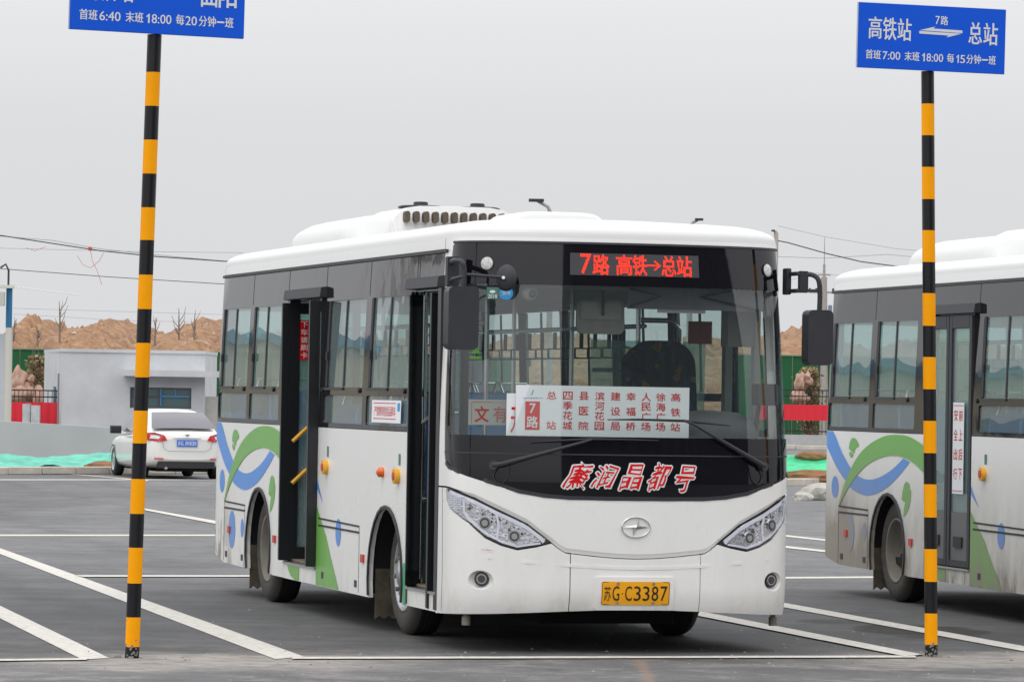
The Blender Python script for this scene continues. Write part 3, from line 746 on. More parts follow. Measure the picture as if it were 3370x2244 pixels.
    gtop = catmull([(-6.13, .74), (-5.93, .949), (-5.78, 1.057), (-5.57, 1.171), (-5.27, 1.267), (-4.91, 1.332), (-4.61, 1.353), (-4.30, 1.349), (-4.05, 1.319), (-3.805, 1.27)], 4, False)
    gbot = catmull([(-3.805, 1.06), (-4.05, 1.125), (-4.25, 1.163), (-4.48, 1.183), (-4.72, 1.182), (-5.01, 1.156), (-5.31, 1.102), (-5.52, 1.037), (-5.72, .954), (-5.92, .856), (-6.11, .73)], 4, False)
    dec('green_ribbon', gtop+gbot, GR, o=.0045)
    for P in ([(-5.74, 1.313), (-5.64, 1.298), (-5.57, 1.25), (-5.67, 1.225), (-5.70, 1.185), (-5.83, 1.215), (-5.85, 1.235), (-5.81, 1.29)], [(-5.83, 1.197), (-5.72, 1.176), (-5.78, 1.146), (-5.83, 1.167)]):
        dec('green_leaf', catmull(P, 4), GR)
    dec('green_leaf', catmull([(-4.27, .984), (-4.19, .959), (-4.20, .90), (-4.31, .80), (-4.36, .74), (-4.31, .80), (-4.37, .88), (-4.33, .961)], 4)[:12]+[(-4.33, .82), (-4.39, .84), (-4.37, .90), (-4.33, .961)], GR)
    dec('green_leaf', [(-4.155, .925), (-4.20, .905), (-4.29, .83), (-4.33, .76), (-4.335, .698)] + catmull([(-4.335, .698), (-4.245, .734), (-4.18, .80), (-4.148, .87), (-4.155, .925)], 4, False)[1:-1], GR)
    dec('blue_dot', ell(-6.235, .893, .10, .093, 20), BL)
    dec('blue_dot', ell(-5.80, .52, .135, .150, 24), BL)
    dec('blue_dot', ell(-5.385, .545, .06, .073, 18), BL)
    dec('blue_dot', ell(-1.95, .632, .085, .098, 20), BL, par=sp2)
    dec('blue_fin', [(-2.665, .992), (-2.60, .93), (-2.47, .826), (-2.56, .872), (-2.665, .925)], BL, par=sp2)
    dec('green_wedge', [(-2.665, .80), (-2.52, .70), (-2.34, .591), (-2.18, .45), (-1.9, .229), (-2.665, .229)], GR, par=sp2)
    if first: panel('green_wedge', [(S(.02), .50), (S(.095), .505), (S(.095), .228), (S(.03), .228)], mat('decal_edge_green', (.05, .42, .16), .4), sp2, off=.0025, grid=.1)
    # arch lips
    for (X, z, r) in AX:
        a = arch(X, z, r-.004, .24)
        strip('arch_lip', a, .022, M['plastic'], root, off=.002, thick=.012)
    # --- door thresholds
    for x0, x1, nm in ((-3.80, -2.67, 1), (.10, .93, 0)):
        panel('step_panel', [(S(x0)+.006, .228), (S(x1)-.006, .228), (S(x1)-.006, .335), (S(x0)+.006, .335)], W_, root, rim=.02, grid=.3)
        MB().box((x0+.01, -HW-.012, .337), (x1-.01, -HW+.10, .352)).build('door_sill', M['alu'], root)
    if True:
        st = [q for q in root.children if q.name.startswith('step_panel')][0]
        panel('green_dot', [(S(-3.66), .33), (S(-3.24), .33), (S(-3.24), .232), (S(-3.40), .232), (S(-3.55), .26), (S(-3.63), .30)], GR, st, off=.0025, grid=.3)
    # --- doors
    def leaf(X, y0, y1, z0, z1, par=root, th=.045, handle=False, rot=0, front_=False):
        """door leaf standing across the opening at X (plane normal = X)"""
        fr = .055
        mb = MB(); mb.box((X-th/2, y0, z0), (X+th/2, y0+fr*1.4, z1)); mb.box((X-th/2, y1-fr, z0), (X+th/2, y1, z1))
        mb.box((X-th/2, y0+fr*1.4, z0), (X+th/2, y1-fr, z0+.10)); mb.box((X-th/2, y0+fr*1.4, z1-.08), (X+th/2, y1-fr, z1))
        d = mb.build('door_leaf', M['frame'], par, bevel=.004)
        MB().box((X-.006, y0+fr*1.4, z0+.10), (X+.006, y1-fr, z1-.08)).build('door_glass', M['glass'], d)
        if handle:
            for zz in (1.247, .935):
                MB().tube([(X+.05, -1.084, zz), (X+.05, -.973, zz+.105)], .016, 8).build('handle', M['yellow'], d)
        return d
    def leaf_closed(x0, x1, y, z0, z1):
        fr = .065; mb = MB(); mb.box((x0, y-.02, z0), (x0+fr, y+.02, z1)); mb.box((x1-fr, y-.02, z0), (x1, y+.02, z1))
        mb.box((x0+fr, y-.02, z0), (x1-fr, y+.02, z0+.05)); mb.box((x0+fr, y-.02, z1-.10), (x1-fr, y+.02, z1))
        d = mb.build('door_leaf', M['plastic'], root, bevel=.004)
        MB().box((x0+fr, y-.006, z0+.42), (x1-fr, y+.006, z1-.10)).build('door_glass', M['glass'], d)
        MB().box((x0+fr, y-.008, z0+.05), (x1-fr, y+.008, z0+.42)).build('kick_panel', M['grey'], d)
        MB().box((x0+.16, y-.022, z0+.15), (x0+.36, y-.010, z0+.23)).build('latch', M['rubber'], d)
        return d
    yb = -HW*.985
    if doors_open:
        leaf(-3.79, -HW-.045, -HW+.40, .36, 2.28, handle=True)
        leaf(-2.69, -HW-.075, -HW+.30, .36, 2.28)
        leaf(.16, -HW-.008, -HW+.035, .36, 2.27, th=.03)
        leaf(.72, -HW-.015, -HW+.24, .24, 2.27)
    else:
        leaf_closed(-3.79, -3.245, yb-.0, .36, 2.29); leaf_closed(-3.235, -2.69, yb, .36, 2.29)
        leaf_closed(.12, .51, yb, .36, 2.27); leaf_closed(.52, .91, yb, .36, 2.27)
        pp = MB().box((-3.10, yb-.025, .92), (-2.84, yb-.0225, 1.62)).build('door_notice', M['paper'], root)
        side_map = lambda x, z: (x, yb-.0262, z)
        t1 = [(c, -2.955, 1.48-k*.150, -2.865, 1.565-k*.150) for k, c in enumerate('前上后下')] + [(c, -3.075, 1.48-k*.150, -2.985, 1.565-k*.150) for k, c in enumerate('安全出行')]
        lettering('notice_text', t1, side_map, M['red'], pp, bold=.01)
        mb = MB(); mb.box((-3.09, yb-.0268, 1.595), (-2.85, yb-.0255, 1.60)); mb.box((-3.09, yb-.0268, .94), (-2.85, yb-.0255, .945)); mb.build('notice_rule', M['red'], pp)
    # door posts and header boxes
    for p_, q_ in (((-3.80, -HW+.01, .36), (-3.765, -HW+.09, 2.30)), ((-2.705, -HW+.01, .36), (-2.67, -HW+.09, 2.30)), ((.10, -HW-.004, .24), (.145, -HW+.018, 2.29)), ((.86, -HW-.003, .24), (.945, -HW+.10, 2.30))):
        MB().box(p_, q_).build('door_post', M['frame'], root)
    for x0, x1 in ((-3.88, -2.60), (.02, .90)):
        y = -HW*kz(2.35)
        MB().prism([(y+.02, 2.30), (y-.055, 2.305), (y-.045, 2.375), (y+.02, 2.385)], x0, x1, axis=0).build('door_header', M['plastic'], root, bevel=.003)
    # window notice
    if first:
        nn = panel('window_notice', rrect(S(-.95), 1.42, S(-.10), 1.572, .004), M['paper'], root, off=.008, grid=.3)
        lettering('notice_text', [('严禁携带危险品乘车', S(-.87), 1.465, S(-.25), 1.532)], F(.010), M['red'], nn, bold=.0)
        mb = MB()
        for z in (1.445, 1.55): mb.add([shell(S(a), z+b, .0095) for a, b in ((-.90, 0), (-.24, 0), (-.24, .005), (-.90, .005))], [(0,1,2,3)])
        mb.build('notice_rule', M['red'], nn, fix=False)
        panel('notice_logo', rrect(S(-.20), 1.50, S(-.13), 1.555, .004), M['blue_st'], nn, off=.0095, grid=.1)
    # --- mirrors
    def mirror(y, z0, z1, x, hw, arm, name):
        mm = MB().rbox((x-.07, y-hw, z0), (x+.06, y+hw, z1), .035, axis=0).build(name, M['plastic'], root, bevel=.020, smooth=True)
        MB().rbox((x-.078, y-hw+.015, z0+.02), (x-.0705, y+hw-.015, z1-.02), .003, axis=0).build('mirror_glass', M['chrome'], mm)
        MB().tube(arm, .0165, 10).build('mirror_arm', M['plastic'], mm)
        return mm
    m1 = mirror(-1.135, 1.90, 2.295, 1.50, .098, catmull([(1.24, -1.14, 2.452), (1.40, -1.16, 2.46), (1.49, -1.135, 2.45), (1.50, -1.12, 2.40), (1.50, -1.12, 2.29)], 5, False), 'mirror')
    MB().tube([(1.24, -1.14, 2.335), (1.36, -1.16, 2.345), (1.50, -1.12, 2.36)], .012, 8).build('mirror_arm', M['plastic'], m1)
    MB().box((1.20, -1.17, 2.30), (1.27, -1.095, 2.49)).build('mirror_bracket', M['plastic'], m1, bevel=.004)
    MB().tube([(1.50, -1.12, 2.372), (1.58, -.90, 2.358)], .010, 8).build('mirror_arm', M['plastic'], m1)
    MB().latheN([(.082, -.01), (.085, 0), (.068, .018), (.035, .028), (.001, .031)], Vector((1.56, -.862, 2.355)), Vector((.82, -.5, .1)).normalized(), 28, sc=(.8, 1)).build('convex_mirror', M['plastic'], m1)
    MB().tube([(1.585, -.895, 2.35), (1.61, -.895, 2.355)], .011, 8).build('mirror_nut', M['chrome'], m1)
    m2 = mirror(1.262, 1.845, 2.20, 1.40, .085, catmull([(1.36, 1.18, 2.43), (1.38, 1.23, 2.425), (1.40, 1.262, 2.39), (1.40, 1.272, 2.30), (1.40, 1.27, 2.19)], 5, False), 'mirror')
    MB().tube([(1.36, 1.18, 2.325), (1.40, 1.268, 2.325)], .010, 8).build('mirror_arm', M['plastic'], m2)
    MB().box((1.15, 1.10, 2.30), (1.23, 1.135, 2.47)).box((1.22, 1.115, 2.31), (1.38, 1.15, 2.335)).box((1.22, 1.115, 2.42), (1.38, 1.15, 2.445)).box((1.34, 1.14, 2.31), (1.38, 1.20, 2.45)).build('mirror_bracket', M['plastic'], m2, bevel=.004)
    # --- wheels
    def wheel(X, y, sg, front_):
        r = .415; wd = .235
        prof = [(.265, .015), (.30, 0), (.36, .004), (.395, .022), (.412, .05), (.415, .06)]
        mb = MB(); mb.lathe([(a, y+sg*h) for a, h in prof], c=(X, 0, r), axis='y', n=48)
        tr = [(.415, .06), (.415, wd-.06), (.40, wd-.02), (.30, wd)]
        mb.lathe([(a, y+sg*h) for a, h in tr], c=(X, 0, r), axis='y', n=48, mi=1)
        for g in (.085, .118, .15):  # grooves
            mb.lathe([(.4158, y+sg*(g-.004)), (.4158, y+sg*(g+.004))], c=(X, 0, r), axis='y', n=48, mi=2)
        w_ = mb.build('wheel', [M['tyre'], M['tread'], M['dark']], root)
        if front_:
            pr = [(.265, .018), (.258, .006), (.245, .012), (.235, .05), (.205, .06), (.19, .035), (.175, .012), (.10, .008), (.085, -.02), (.001, -.03)]
        else:
            pr = [(.265, .018), (.258, .008), (.245, .015), (.235, .07), (.20, .12), (.15, .14), (.09, .13), (.08, .10), (.001, .09)]
        MB().lathe([(a, y+sg*h) for a, h in pr], c=(X, 0, r), axis='y', n=36).build('rim', M['hub'] if front_ else M['rim'], w_)
        mb = MB()
        for k in range(8):
            t = 2*math.pi*k/8+.2; q = .135 if front_ else .17; b0 = .01 if front_ else .135
            c_ = (X+q*math.cos(t), 0, r+q*math.sin(t))
            mb.tube([(c_[0], y+sg*b0, c_[2]), (c_[0], y+sg*(b0-.035), c_[2])], .018, 6)
        mb.build('wheel_nuts', M['rim'], w_)
        return w_
    for X, ins, fr in ((-.49, .115, True), (-4.77, .065, False)):
        wheel(X, -HW+ins, 1, fr); wheel(X, HW-ins, -1, fr)
    for (X, z, r) in AX:
        for sg in (-1, 1):
            mb = MB(); n = 14; vs = []
            for yy in (sg*(HW-.03), sg*(HW-.42)):
                for k in range(n+1):
                    t = math.pi*k/n*1.1-.05*math.pi; vs.append((X+(r+.02)*math.cos(t), yy, z+(r+.02)*math.sin(t)))
            mb.add(vs, [(k, k+1, n+2+k, n+1+k) for k in range(n)], 0, True); mb.add(vs[n+1:], [tuple(range(n+1))])
            mb.build('wheel_well', M['dark'], root, fix=False)
    for X, y in ((-1.0, -HW+.05), (-5.22, -HW+.03), (-1.0, HW-.30), (-5.22, HW-.3)):
        mb = MB(); n = 8; top = .42; ys = [y+.26*i/n/1 for i in range(n+1)]
        poly = [(y, top)]+[(ys[i], .075 if i % 2 == 0 else .10) for i in range(n+1)]+[(y+.26, top)]
        mb.prism(poly, X, X+.012, axis=0); mb.build('mudflap', M['mud'], root)
    # --- chassis
    mb = MB(); mb.box((-6.3, -.98, .30), (1.35, .98, .355)); mb.box((-4.4, -.45, .16), (1.0, .45, .33)); mb.box((-6.2, -.8, .24), (-5.3, .8, .34))
    mb.box((-3.6, -1.06, .245), (-1.1, -.95, .34)); mb.box((-.95, .75, .30), (-.1, .80, .7))
    mb.tube([(-.49, -.9, .40), (-.49, .9, .40)], .06, 8); mb.tube([(-4.77, -.9, .41), (-4.77, .9, .41)], .09, 8)
    mb.build('chassis', M['dark'], root)
    mb = MB(); poly = [(-.05, .30)]+[(-.05+.55*i/20, .145 if i % 2 == 0 else .175) for i in range(21)]+[(.5, .30)]
    mb.prism([(a+.05, b) for a, b in poly], -.15, -.138, axis=0).build('rubber_skirt', M['dark'], root)
    # --- interior
    I = lambda nm, m_: None
    fl = MB().box((-6.5, -.66, .357), (1.30, .66, .372))
    for x0_, x1_ in ((-6.5, -5.25), (-4.25, -1.02), (.06, 1.30)):
        for sg in (-1, 1): fl.box((x0_, min(sg*.66, sg*1.07), .357), (x1_, max(sg*.66, sg*1.07), .372))
    fl.build('floor', M['floorb'], root)
    mb = MB(); mb.box((-6.55, -1.0, 2.46), (1.12, 1.0, 2.48)); mb.build('ceiling', M['lining'], root)
    for sg in (-1, 1):
        mb = MB()
        for (a, b) in (((-6.5, -3.8), (-2.66, .10)) if sg < 0 else ((-6.5, .9),)):
            mb.box((a, sg*1.085-.01, .93), (b, sg*1.085+.01, 1.37))
        mb.build('inner_wall', M['grey'], root)
        MB().box((-6.5, sg*1.0-.03, 2.30), (-.1 if sg < 0 else .9, sg*1.0+.03, 2.46)).build('air_duct', M['lining'], root)
    def seat(X, Y, z0=.42, m_=M['seat'], sc_=1.):
        mb = MB(); mb.rbox((X-.2, Y-.21*sc_, z0+.38), (X+.22, Y+.21*sc_, z0+.45), .05); s_ = mb.build('seat', m_, root, bevel=.01, smooth=True)
        Mx = Matrix.Translation((X-.2, Y, z0+.42)) @ Matrix.Rotation(R(-8), 4, 'Y')
        MB().rbox((-.03, -.21*sc_, 0), (.03, .21*sc_, .62), .08, axis=0, M=Mx).build('seat_back', m_, s_, bevel=.008, smooth=True)
        MB().tube([(X, Y, z0-.04), (X, Y, z0+.38)], .03, 8).build('seat_leg', M['grey'], s_)
        MB().tube([Mx @ Vector((.0, -.2, .45)), Mx @ Vector((-.02, -.12, .70)), Mx @ Vector((-.02, .12, .70)), Mx @ Vector((0, .2, .45))], .013, 6).build('seat_rail', M['steel'], s_)
        return s_
    if True:
        for X in (-.75, -1.5, -2.2): seat(X, -.84, .50)
        for X in (-.9, -1.7, -2.5, -3.3): seat(X, .84, .45)
        for X in (-4.4, -5.2, -6.0):
            for Y in (-.86, -.42, .42, .86): seat(X, Y, .60)
    # poles and rails
    mb = MB()
    for X, Y in ((-.1, -.55), (-1.9, -.55), (-2.66, -.72), (-3.8, -.72), (-.15, .52), (-1.9, .55), (-3.5, .55), (-4.4, -.25), (.02, -1.0)):
        mb.tube([(X, Y, .37), (X, Y, 2.46)], .017, 8)
    for Y in (-.55, .55): mb.tube([(-6.2, Y, 2.10), (-.1, Y, 2.10)], .016, 8)
    mb.tube([(-.1, .52, 2.14), (-.1, .74, 2.14), (-.1, .80, 2.08), (-.1, .81, 1.0)], .018, 8)
    mb.tube([(-.15, .2, 1.80), (-.15, .8, 1.80)], .015, 8)
    mb.tube([(.05, -1.02, .40), (.05, -1.02, 1.42), (.10, -.95, 1.50), (.30, -.80, 1.50), (.34, -.78, .40)], .017, 8)
    mb.tube([(.05, -1.0, .92), (.34, -.78, .92)], .014, 8)
    mb.tube([(1.30, -1.02, 1.525), (1.36, -.5, 1.52), (1.40, .2, 1.50)], .017, 8)
    mb.build('handrail', M['steel'], root)
    mb = MB()
    for X in [-.6-.35*k for k in range(14)]:
        for Y in (-.55, .55):
            mb.box((X-.01, Y-.012, 1.96), (X+.01, Y+.012, 2.08)); mb.tube([(X, Y-.045, 1.89), (X, Y-.045, 1.96), (X, Y+.045, 1.96), (X, Y+.045, 1.89), (X, Y-.045, 1.89)], .007, 5)
    mb.build('hanging_straps', M['rubber'], root)
    pt_ = MB().box((.02, -1.06, .38), (.03, -.55, .97)).build('partition', M['teal'], root)
    MB().box((.015, -1.075, .97), (.03, -1.06, 2.25)).build('partition_edge', M['paper'], pt_)
    MB().box((-2.62, -1.04, .38), (-2.60, -.72, 1.30)).build('partition', M['teal'], root)
    MB().box((-.12, .18, 1.30), (-.10, .98, 2.0)).build('partition_glass', M['glass'], root)
    MB().box((-.13, .18, .38), (-.09, .98, 1.30)).build('partition', M['grey'], root)
    # seat banners with blue board seen through the front door
    MB().box((-.42, -.66, 1.32), (-.40, -.30, 1.62)).build('banner', M['blue_st'], root)
    # cab
    prof = [(.80, .37), (1.42, .37), (1.46, 1.0), (1.50, 1.35), (1.20, 1.395), (1.02, 1.35), (.95, 1.05), (.82, .95)]; vs = []; ny = 14
    for i in range(ny+1):
        y = -.98+1.96*i/ny; lim = XF-.13*(y/HW)**2-.42*(1-(1-abs(y/HW)**3.8)**(1/3.8))-.12
        vs += [(min(p[0], lim), y, p[1]+(.03*math.sin(y*3+1) if p[1] > 1.3 and p[0] < 1.45 else 0)) for p in prof]
    MB().add(vs, [(i*8+k, i*8+(k+1) % 8, i*8+8+(k+1) % 8, i*8+8+k) for i in range(ny) for k in range(8)], 0, True).add(vs[:8], [tuple(range(8))]).add(vs[-8:], [tuple(range(7, -1, -1))]).build('dashboard', M['dash'], root)
    mb = MB().lathe([(.33, -.1), (.33, .02), (.30, .10), (.2, .15), (.01, .165)], c=(1.10, .62, 1.38), n=24); mb.build('instrument_binnacle', M['dash'], root)
    rs = [(math.cos(t)*.23, math.sin(t)*.23, 0) for t in [2*math.pi*k/24 for k in range(25)]]
    Mw = Matrix.Translation((.95, .55, 1.32)) @ Matrix.Rotation(R(-28), 4, 'Y')
    mb = MB().tube([Mw @ Vector(p) for p in rs], .016, 8); mb.tube([Mw @ Vector((-.22, 0, 0)), Mw @ Vector((.22, 0, 0))], .014, 6); mb.tube([Mw @ Vector((0, 0, 0)), Mw @ Vector((.0, 0, -.4))], .03, 8)
    mb.build('steering_wheel', M['rubber'], root)
    Ms = Matrix.Translation((.18, .62, .85)) @ Matrix.Rotation(R(-10), 4, 'Y')
    ds = MB().rbox((-.07, -.24, 0), (.06, .24, 1.16), .17, axis=0, M=Ms, n=8).build('driver_seat', M['pattern'], root, bevel=.03, smooth=True)
    MB().rbox((.15, .25, .78), (.68, .79, .92), .08).build('seat_cushion', M['pattern'], ds, bevel=.03, smooth=True)
    MB().box((.25, .35, .38), (.55, .7, .80)).build('seat_base', M['rubber'], ds)
    # blinds / header inside the screen
    MB().box((1.22, -1.0, 2.30), (1.25, .98, 2.47)).build('inner_header', M['grey'], root)
    MB().box((1.26, .02, 2.185), (1.275, .93, 2.33)).build('sun_blind', M['blind'], root)
    mb = MB()
    for a, b, c_ in ((.02, .30, .25), (.30, .02, .20), (.58, .92, .25), (.92, .58, .20)):
        pass
    mb.tube([(1.285, .03, 2.31), (1.29, .24, 2.27), (1.285, .03, 2.20)], .008, 6); mb.tube([(1.285, .70, 2.31), (1.29, .50, 2.27), (1.285, .90, 2.19)], .008, 6)
    mb.build('blind_struts', M['rubber'], root)
    MB().box((1.2, .24, 2.165), (1.215, .56, 2.20)).build('ceiling_light', M['white'], root)
    im = MB().rbox((1.17, -.295, 2.02), (1.20, .02, 2.235), .04, axis=0).build('inside_mirror', M['beige'], root, bevel=.006)
    MB().rbox((1.201, -.27, 2.115), (1.208, -.005, 2.22), .02, axis=0).build('mirror_back', M['beige2'], im)
    MB().tube([(1.22, -.13, 2.33), (1.225, -.13, 2.14)], .009, 8).build('mirror_stem', M['rubber'], im)
    fb = MB().rbox((1.16, .90, 1.58), (1.30, 1.05, 1.72), .02, axis=0).build('card_reader', M['rubber'], root, bevel=.01)
    MB().tube([(1.22, .93, 1.58), (1.22, .90, 1.36)], .015, 8).build('stand', M['rubber'], fb)
    MB().box((.40, .70, 1.98), (.42, .86, 2.13)).build('red_box', M['darkred'], root)
    MB().box((.80, .80, 1.96), (.95, .98, 2.2)).build('monitor', M['grey'], root)
    for yy in (1.0,): MB().box((.86, .99, .4), (.93, 1.03, 2.45)).build('cab_pillar', M['lining'], root)
    MB().box((.3, .97, .4), (.38, 1.02, 2.45)).build('cab_pillar', M['grey'], root)
    MB().latheN([(.05, 0), (.05, .03), (.03, .05), (.001, .055)], Vector((1.34, -.655, 2.27)), Vector((1, 0, 0)), 16).latheN([(.026, .045), (.024, .064), (.001, .066)], Vector((1.34, -.645, 2.262)), Vector((1, 0, 0)), 14, mi=1).build('camera_dome', [M['lining'], M['rubber']], root)
    # screen stickers
    g1 = panel('inspection_sticker', rrect(-.985, 2.225, -.905, 2.30, .006), M['green_st'], root, off=-.0045, grid=.1)
    lettering('sticker_text', [('2018', -.975, 2.230, -.915, 2.255)], F(-.0035), M['white'], g1, bold=.03)
    panel('sticker_oval', ell(-.945, 2.272, .02, .01, 14), M['white'], g1, off=-.0035, grid=.1)
    g2 = panel('inspection_sticker', ell(-.855, 2.263, .046, .042, 20), M['blue_st'], root, off=-.0045, grid=.1)
    lettering('sticker_text', [('2018', -.882, 2.252, -.828, 2.276)], F(-.0035), M['white'], g2, bold=.0)
    g3 = panel('triangle_sticker', [(-1.085, 1.88), (-1.015, 1.88), (-1.05, 1.93)], M['lime'], root, off=-.0045, grid=.1)
    panel('green_label', rrect(-1.09, 1.845, -1.01, 1.862, .002), M['lime'], root, off=-.0045, grid=.1)
    if first:
        rb = MB().box((-3.772, -1.046, 1.857), (-3.765, -.961, 2.155)).build('card_notice', M['red'], root)
        lettering('notice_text', [(c, -1.03, 2.10-.0575*k, -.977, 2.145-.0575*k) for k, c in enumerate('下车请刷卡')], lambda y, z: (-3.7635, y, z), M['white'], rb, bold=.01)
    return root
# ------------------------------------------------------------------ ground
def ground_mat():
    m = bpy.data.materials.new('asphalt'); m.use_nodes = True; t = m.node_tree; b = t.nodes['Principled BSDF']; Nn = t.nodes.new; L = t.links.new
    tc = Nn('ShaderNodeTexCoord')
    def noise(sc_, det=6, rough=.6, stretch=(1, 1, 1), rot=0):
        mp = Nn('ShaderNodeMapping'); mp.inputs['Scale'].default_value = stretch; mp.inputs['Rotation'].default_value = (0, 0, rot)
        L(tc.outputs['Object'], mp.inputs[0]); n = Nn('ShaderNodeTexNoise'); n.inputs['Scale'].default_value = sc_; n.inputs['Detail'].default_value = det; n.inputs['Roughness'].default_value = rough
        L(mp.outputs[0], n.inputs['Vector']); return n.outputs['Fac']
    def mr(src, a, b_, c_, d_):
        q = Nn('ShaderNodeMapRange'); q.inputs['From Min'].default_value = a; q.inputs['From Max'].default_value = b_; q.inputs['To Min'].default_value = c_; q.inputs['To Max'].default_value = d_
        L(src, q.inputs['Value']); return q.outputs[0]
    def mth(op, a, b_=0, clamp=False):
        q = Nn('ShaderNodeMath'); q.operation = op; q.use_clamp = clamp
        for i, s_ in enumerate((a, b_)):
            if isinstance(s_, (int, float)): q.inputs[i].default_value = s_
            else: L(s_, q.inputs[i])
        return q.outputs[0]
    big = noise(.35, 5, .6, (1, .35, 1), .3); mid = noise(2.2, 7, .7, (1, .5, 1), .3); fine = noise(110, 3, .7); strk = noise(1.2, 6, .7, (.35, 2.4, 1), .33); grit = noise(26, 4, .75)
    v = mth('MULTIPLY', mth('MULTIPLY', mr(big, .3, .7, .84, 1.16), mr(mid, .3, .7, .79, 1.21)), mth('MULTIPLY', mr(fine, .25, .75, .66, 1.34), mth('MULTIPLY', mr(strk, .3, .7, .82, 1.18), mr(grit, .3, .7, .86, 1.14))))
    sp0 = Nn('ShaderNodeSeparateXYZ'); L(tc.outputs['Object'], sp0.inputs[0])
    # newer, darker asphalt in the bays; older greyer asphalt beyond
    edge = mth('ADD', sp0.outputs['Y'], mr(noise(.25, 4), .3, .7, -3, 3))
    v = mth('MULTIPLY', v, mth('MINIMUM', mth('MAXIMUM', mr(edge, 29, 44, .53, 1.0), mr(sp0.outputs['Y'], 26.0, 24.5, .53, .76)), 1.0))
    v = mth('MULTIPLY', v, mr(noise(.5, 7, .75, (.25, 2.2, 1), .28), .35, .65, .88, 1.12))
    # tyre tracks running into the bays and small oil drips where buses stand
    u = mth('ADD', mth('ADD', sp0.outputs['X'], mth('MULTIPLY', sp0.outputs['Y'], .235)), mr(noise(.35, 3), .3, .7, -.25, .25))
    for off, wd_ in ((4.15, .16), (6.05, .17), (8.25, .15), (10.1, .18), (2.4, .15)):
        v = mth('MULTIPLY', v, mr(mth('ABSOLUTE', mth('SUBTRACT', u, off)), wd_*.6, wd_*1.7, .88, 1.0))
    vo = Nn('ShaderNodeTexVoronoi'); vo.inputs['Scale'].default_value = 1.9; L(tc.outputs['Object'], vo.inputs['Vector'])
    v = mth('MULTIPLY', v, mr(mth('ADD', vo.outputs['Distance'], mr(noise(3.1, 5), .35, .65, -.09, .14)), .05, .10, .62, 1.0))
    vm = Nn('ShaderNodeVectorMath'); vm.operation = 'SCALE'; vm.inputs[0].default_value = (.163, .163, .166); L(v, vm.inputs['Scale'])
    # dusty concrete-coloured strip along the foot of the sign posts
    sp = Nn('ShaderNodeSeparateXYZ'); L(tc.outputs['Object'], sp.inputs[0])
    d = mth('SUBTRACT', sp.outputs['Y'], mth('ADD', mth('MULTIPLY', sp.outputs['X'], .30), 25.72))
    wob = mr(noise(1.3, 6, .7, (1, 2, 1)), .3, .7, -.30, .30)
    ad = mth('ABSOLUTE', mth('ADD', d, wob))
    st = mr(ad, .45, 1.0, 1, 0)
    # strongest near the posts, patchy elsewhere
    px = mth('MAXIMUM', mr(mth('ABSOLUTE', mth('ADD', sp.outputs['X'], 1.65)), .6, 1.3, 1, .12), mr(mth('ABSOLUTE', mth('SUBTRACT', sp.outputs['X'], 3.1)), .6, 1.2, 1, .12))
    patch = mr(noise(5, 7, .7, (1, 1.6, 1)), .30, .58, 0.1, 1)
    near = mr(sp.outputs['Y'], 25.2, 27.5, 1, 0)
    scuff = mth('ADD', mth('MULTIPLY', mr(noise(1.7, 10, .80, (.8, 1.0, 1), .3), .50, .60, 0, .50), near), mth('MULTIPLY', mr(noise(9, 8, .8, (.5, 1.2, 1), .3), .57, .66, 0, .5), mr(sp.outputs['Y'], 24, 33, 1, 0)))
    f = mth('ADD', mth('MULTIPLY', mth('MULTIPLY', st, px), patch), scuff, True)
    mx = Nn('ShaderNodeMix'); mx.data_type = 'RGBA'; L(mth('MULTIPLY', f, .9), mx.inputs[0]); L(vm.outputs[0], mx.inputs[6]); mx.inputs[7].default_value = (.36, .33, .30, 1)
    # rust-brown drip stain and dark oil patches
    c1 = mr(mth('ABSOLUTE', mth('SUBTRACT', sp.outputs['X'], mth('ADD', .82, mr(noise(6, 4), .3, .7, -.04, .04)))), .01, .06, 1, 0)
    c1 = mth('MULTIPLY', c1, mr(sp.outputs['Y'], 26.3, 26.0, 0, .5))
    mx2 = Nn('ShaderNodeMix'); mx2.data_type = 'RGBA'; L(c1, mx2.inputs[0]); L(mx.outputs[2], mx2.inputs[6]); mx2.inputs[7].default_value = (.30, .20, .13, 1)
    def blob(cx, cy, rx, ry, amp):
        a = mth('POWER', mth('DIVIDE', mth('SUBTRACT', sp.outputs['X'], cx), rx), 2); b__ = mth('POWER', mth('DIVIDE', mth('SUBTRACT', sp.outputs['Y'], cy), ry), 2)
        return mth('MULTIPLY', mr(mth('ADD', mth('ADD', a, b__), mr(mid, .3, .7, -.5, .5)), .6, 1.0, 1, 0), amp)
    oil = mth('MAXIMUM', blob(2.92, 29.9, .50, 1.0, .75), mth('MAXIMUM', blob(-.3, 24.1, .5, .4, .15), blob(2.4, 30.9, .3, .35, .4)))
    far_ = mth('MULTIPLY', mr(noise(.16, 4, .6, (1, .25, 1)), .5, .62, 0, .3), mr(sp.outputs['Y'], 34, 50, 0, 1))
    mx3 = Nn('ShaderNodeMix'); mx3.data_type = 'RGBA'; L(mth('MAXIMUM', oil, far_), mx3.inputs[0]); L(mx2.outputs[2], mx3.inputs[6]); mx3.inputs[7].default_value = (.022, .018, .015, 1)
    L(mx3.outputs[2], b.inputs['Base Color']); b.inputs['Roughness'].default_value = .82; b.inputs['Specular IOR Level'].default_value = .35
    bp = Nn('ShaderNodeBump'); bp.inputs['Distance'].default_value = .004; bp.inputs['Strength'].default_value = .8; L(fine, bp.inputs['Height']); L(bp.outputs[0], b.inputs['Normal'])
    return m
mb = MB(); mb.add([(-900, -300, 0), (900, -300, 0), (900, 2500, 0), (-900, 2500, 0)], [(0, 1, 2, 3)])
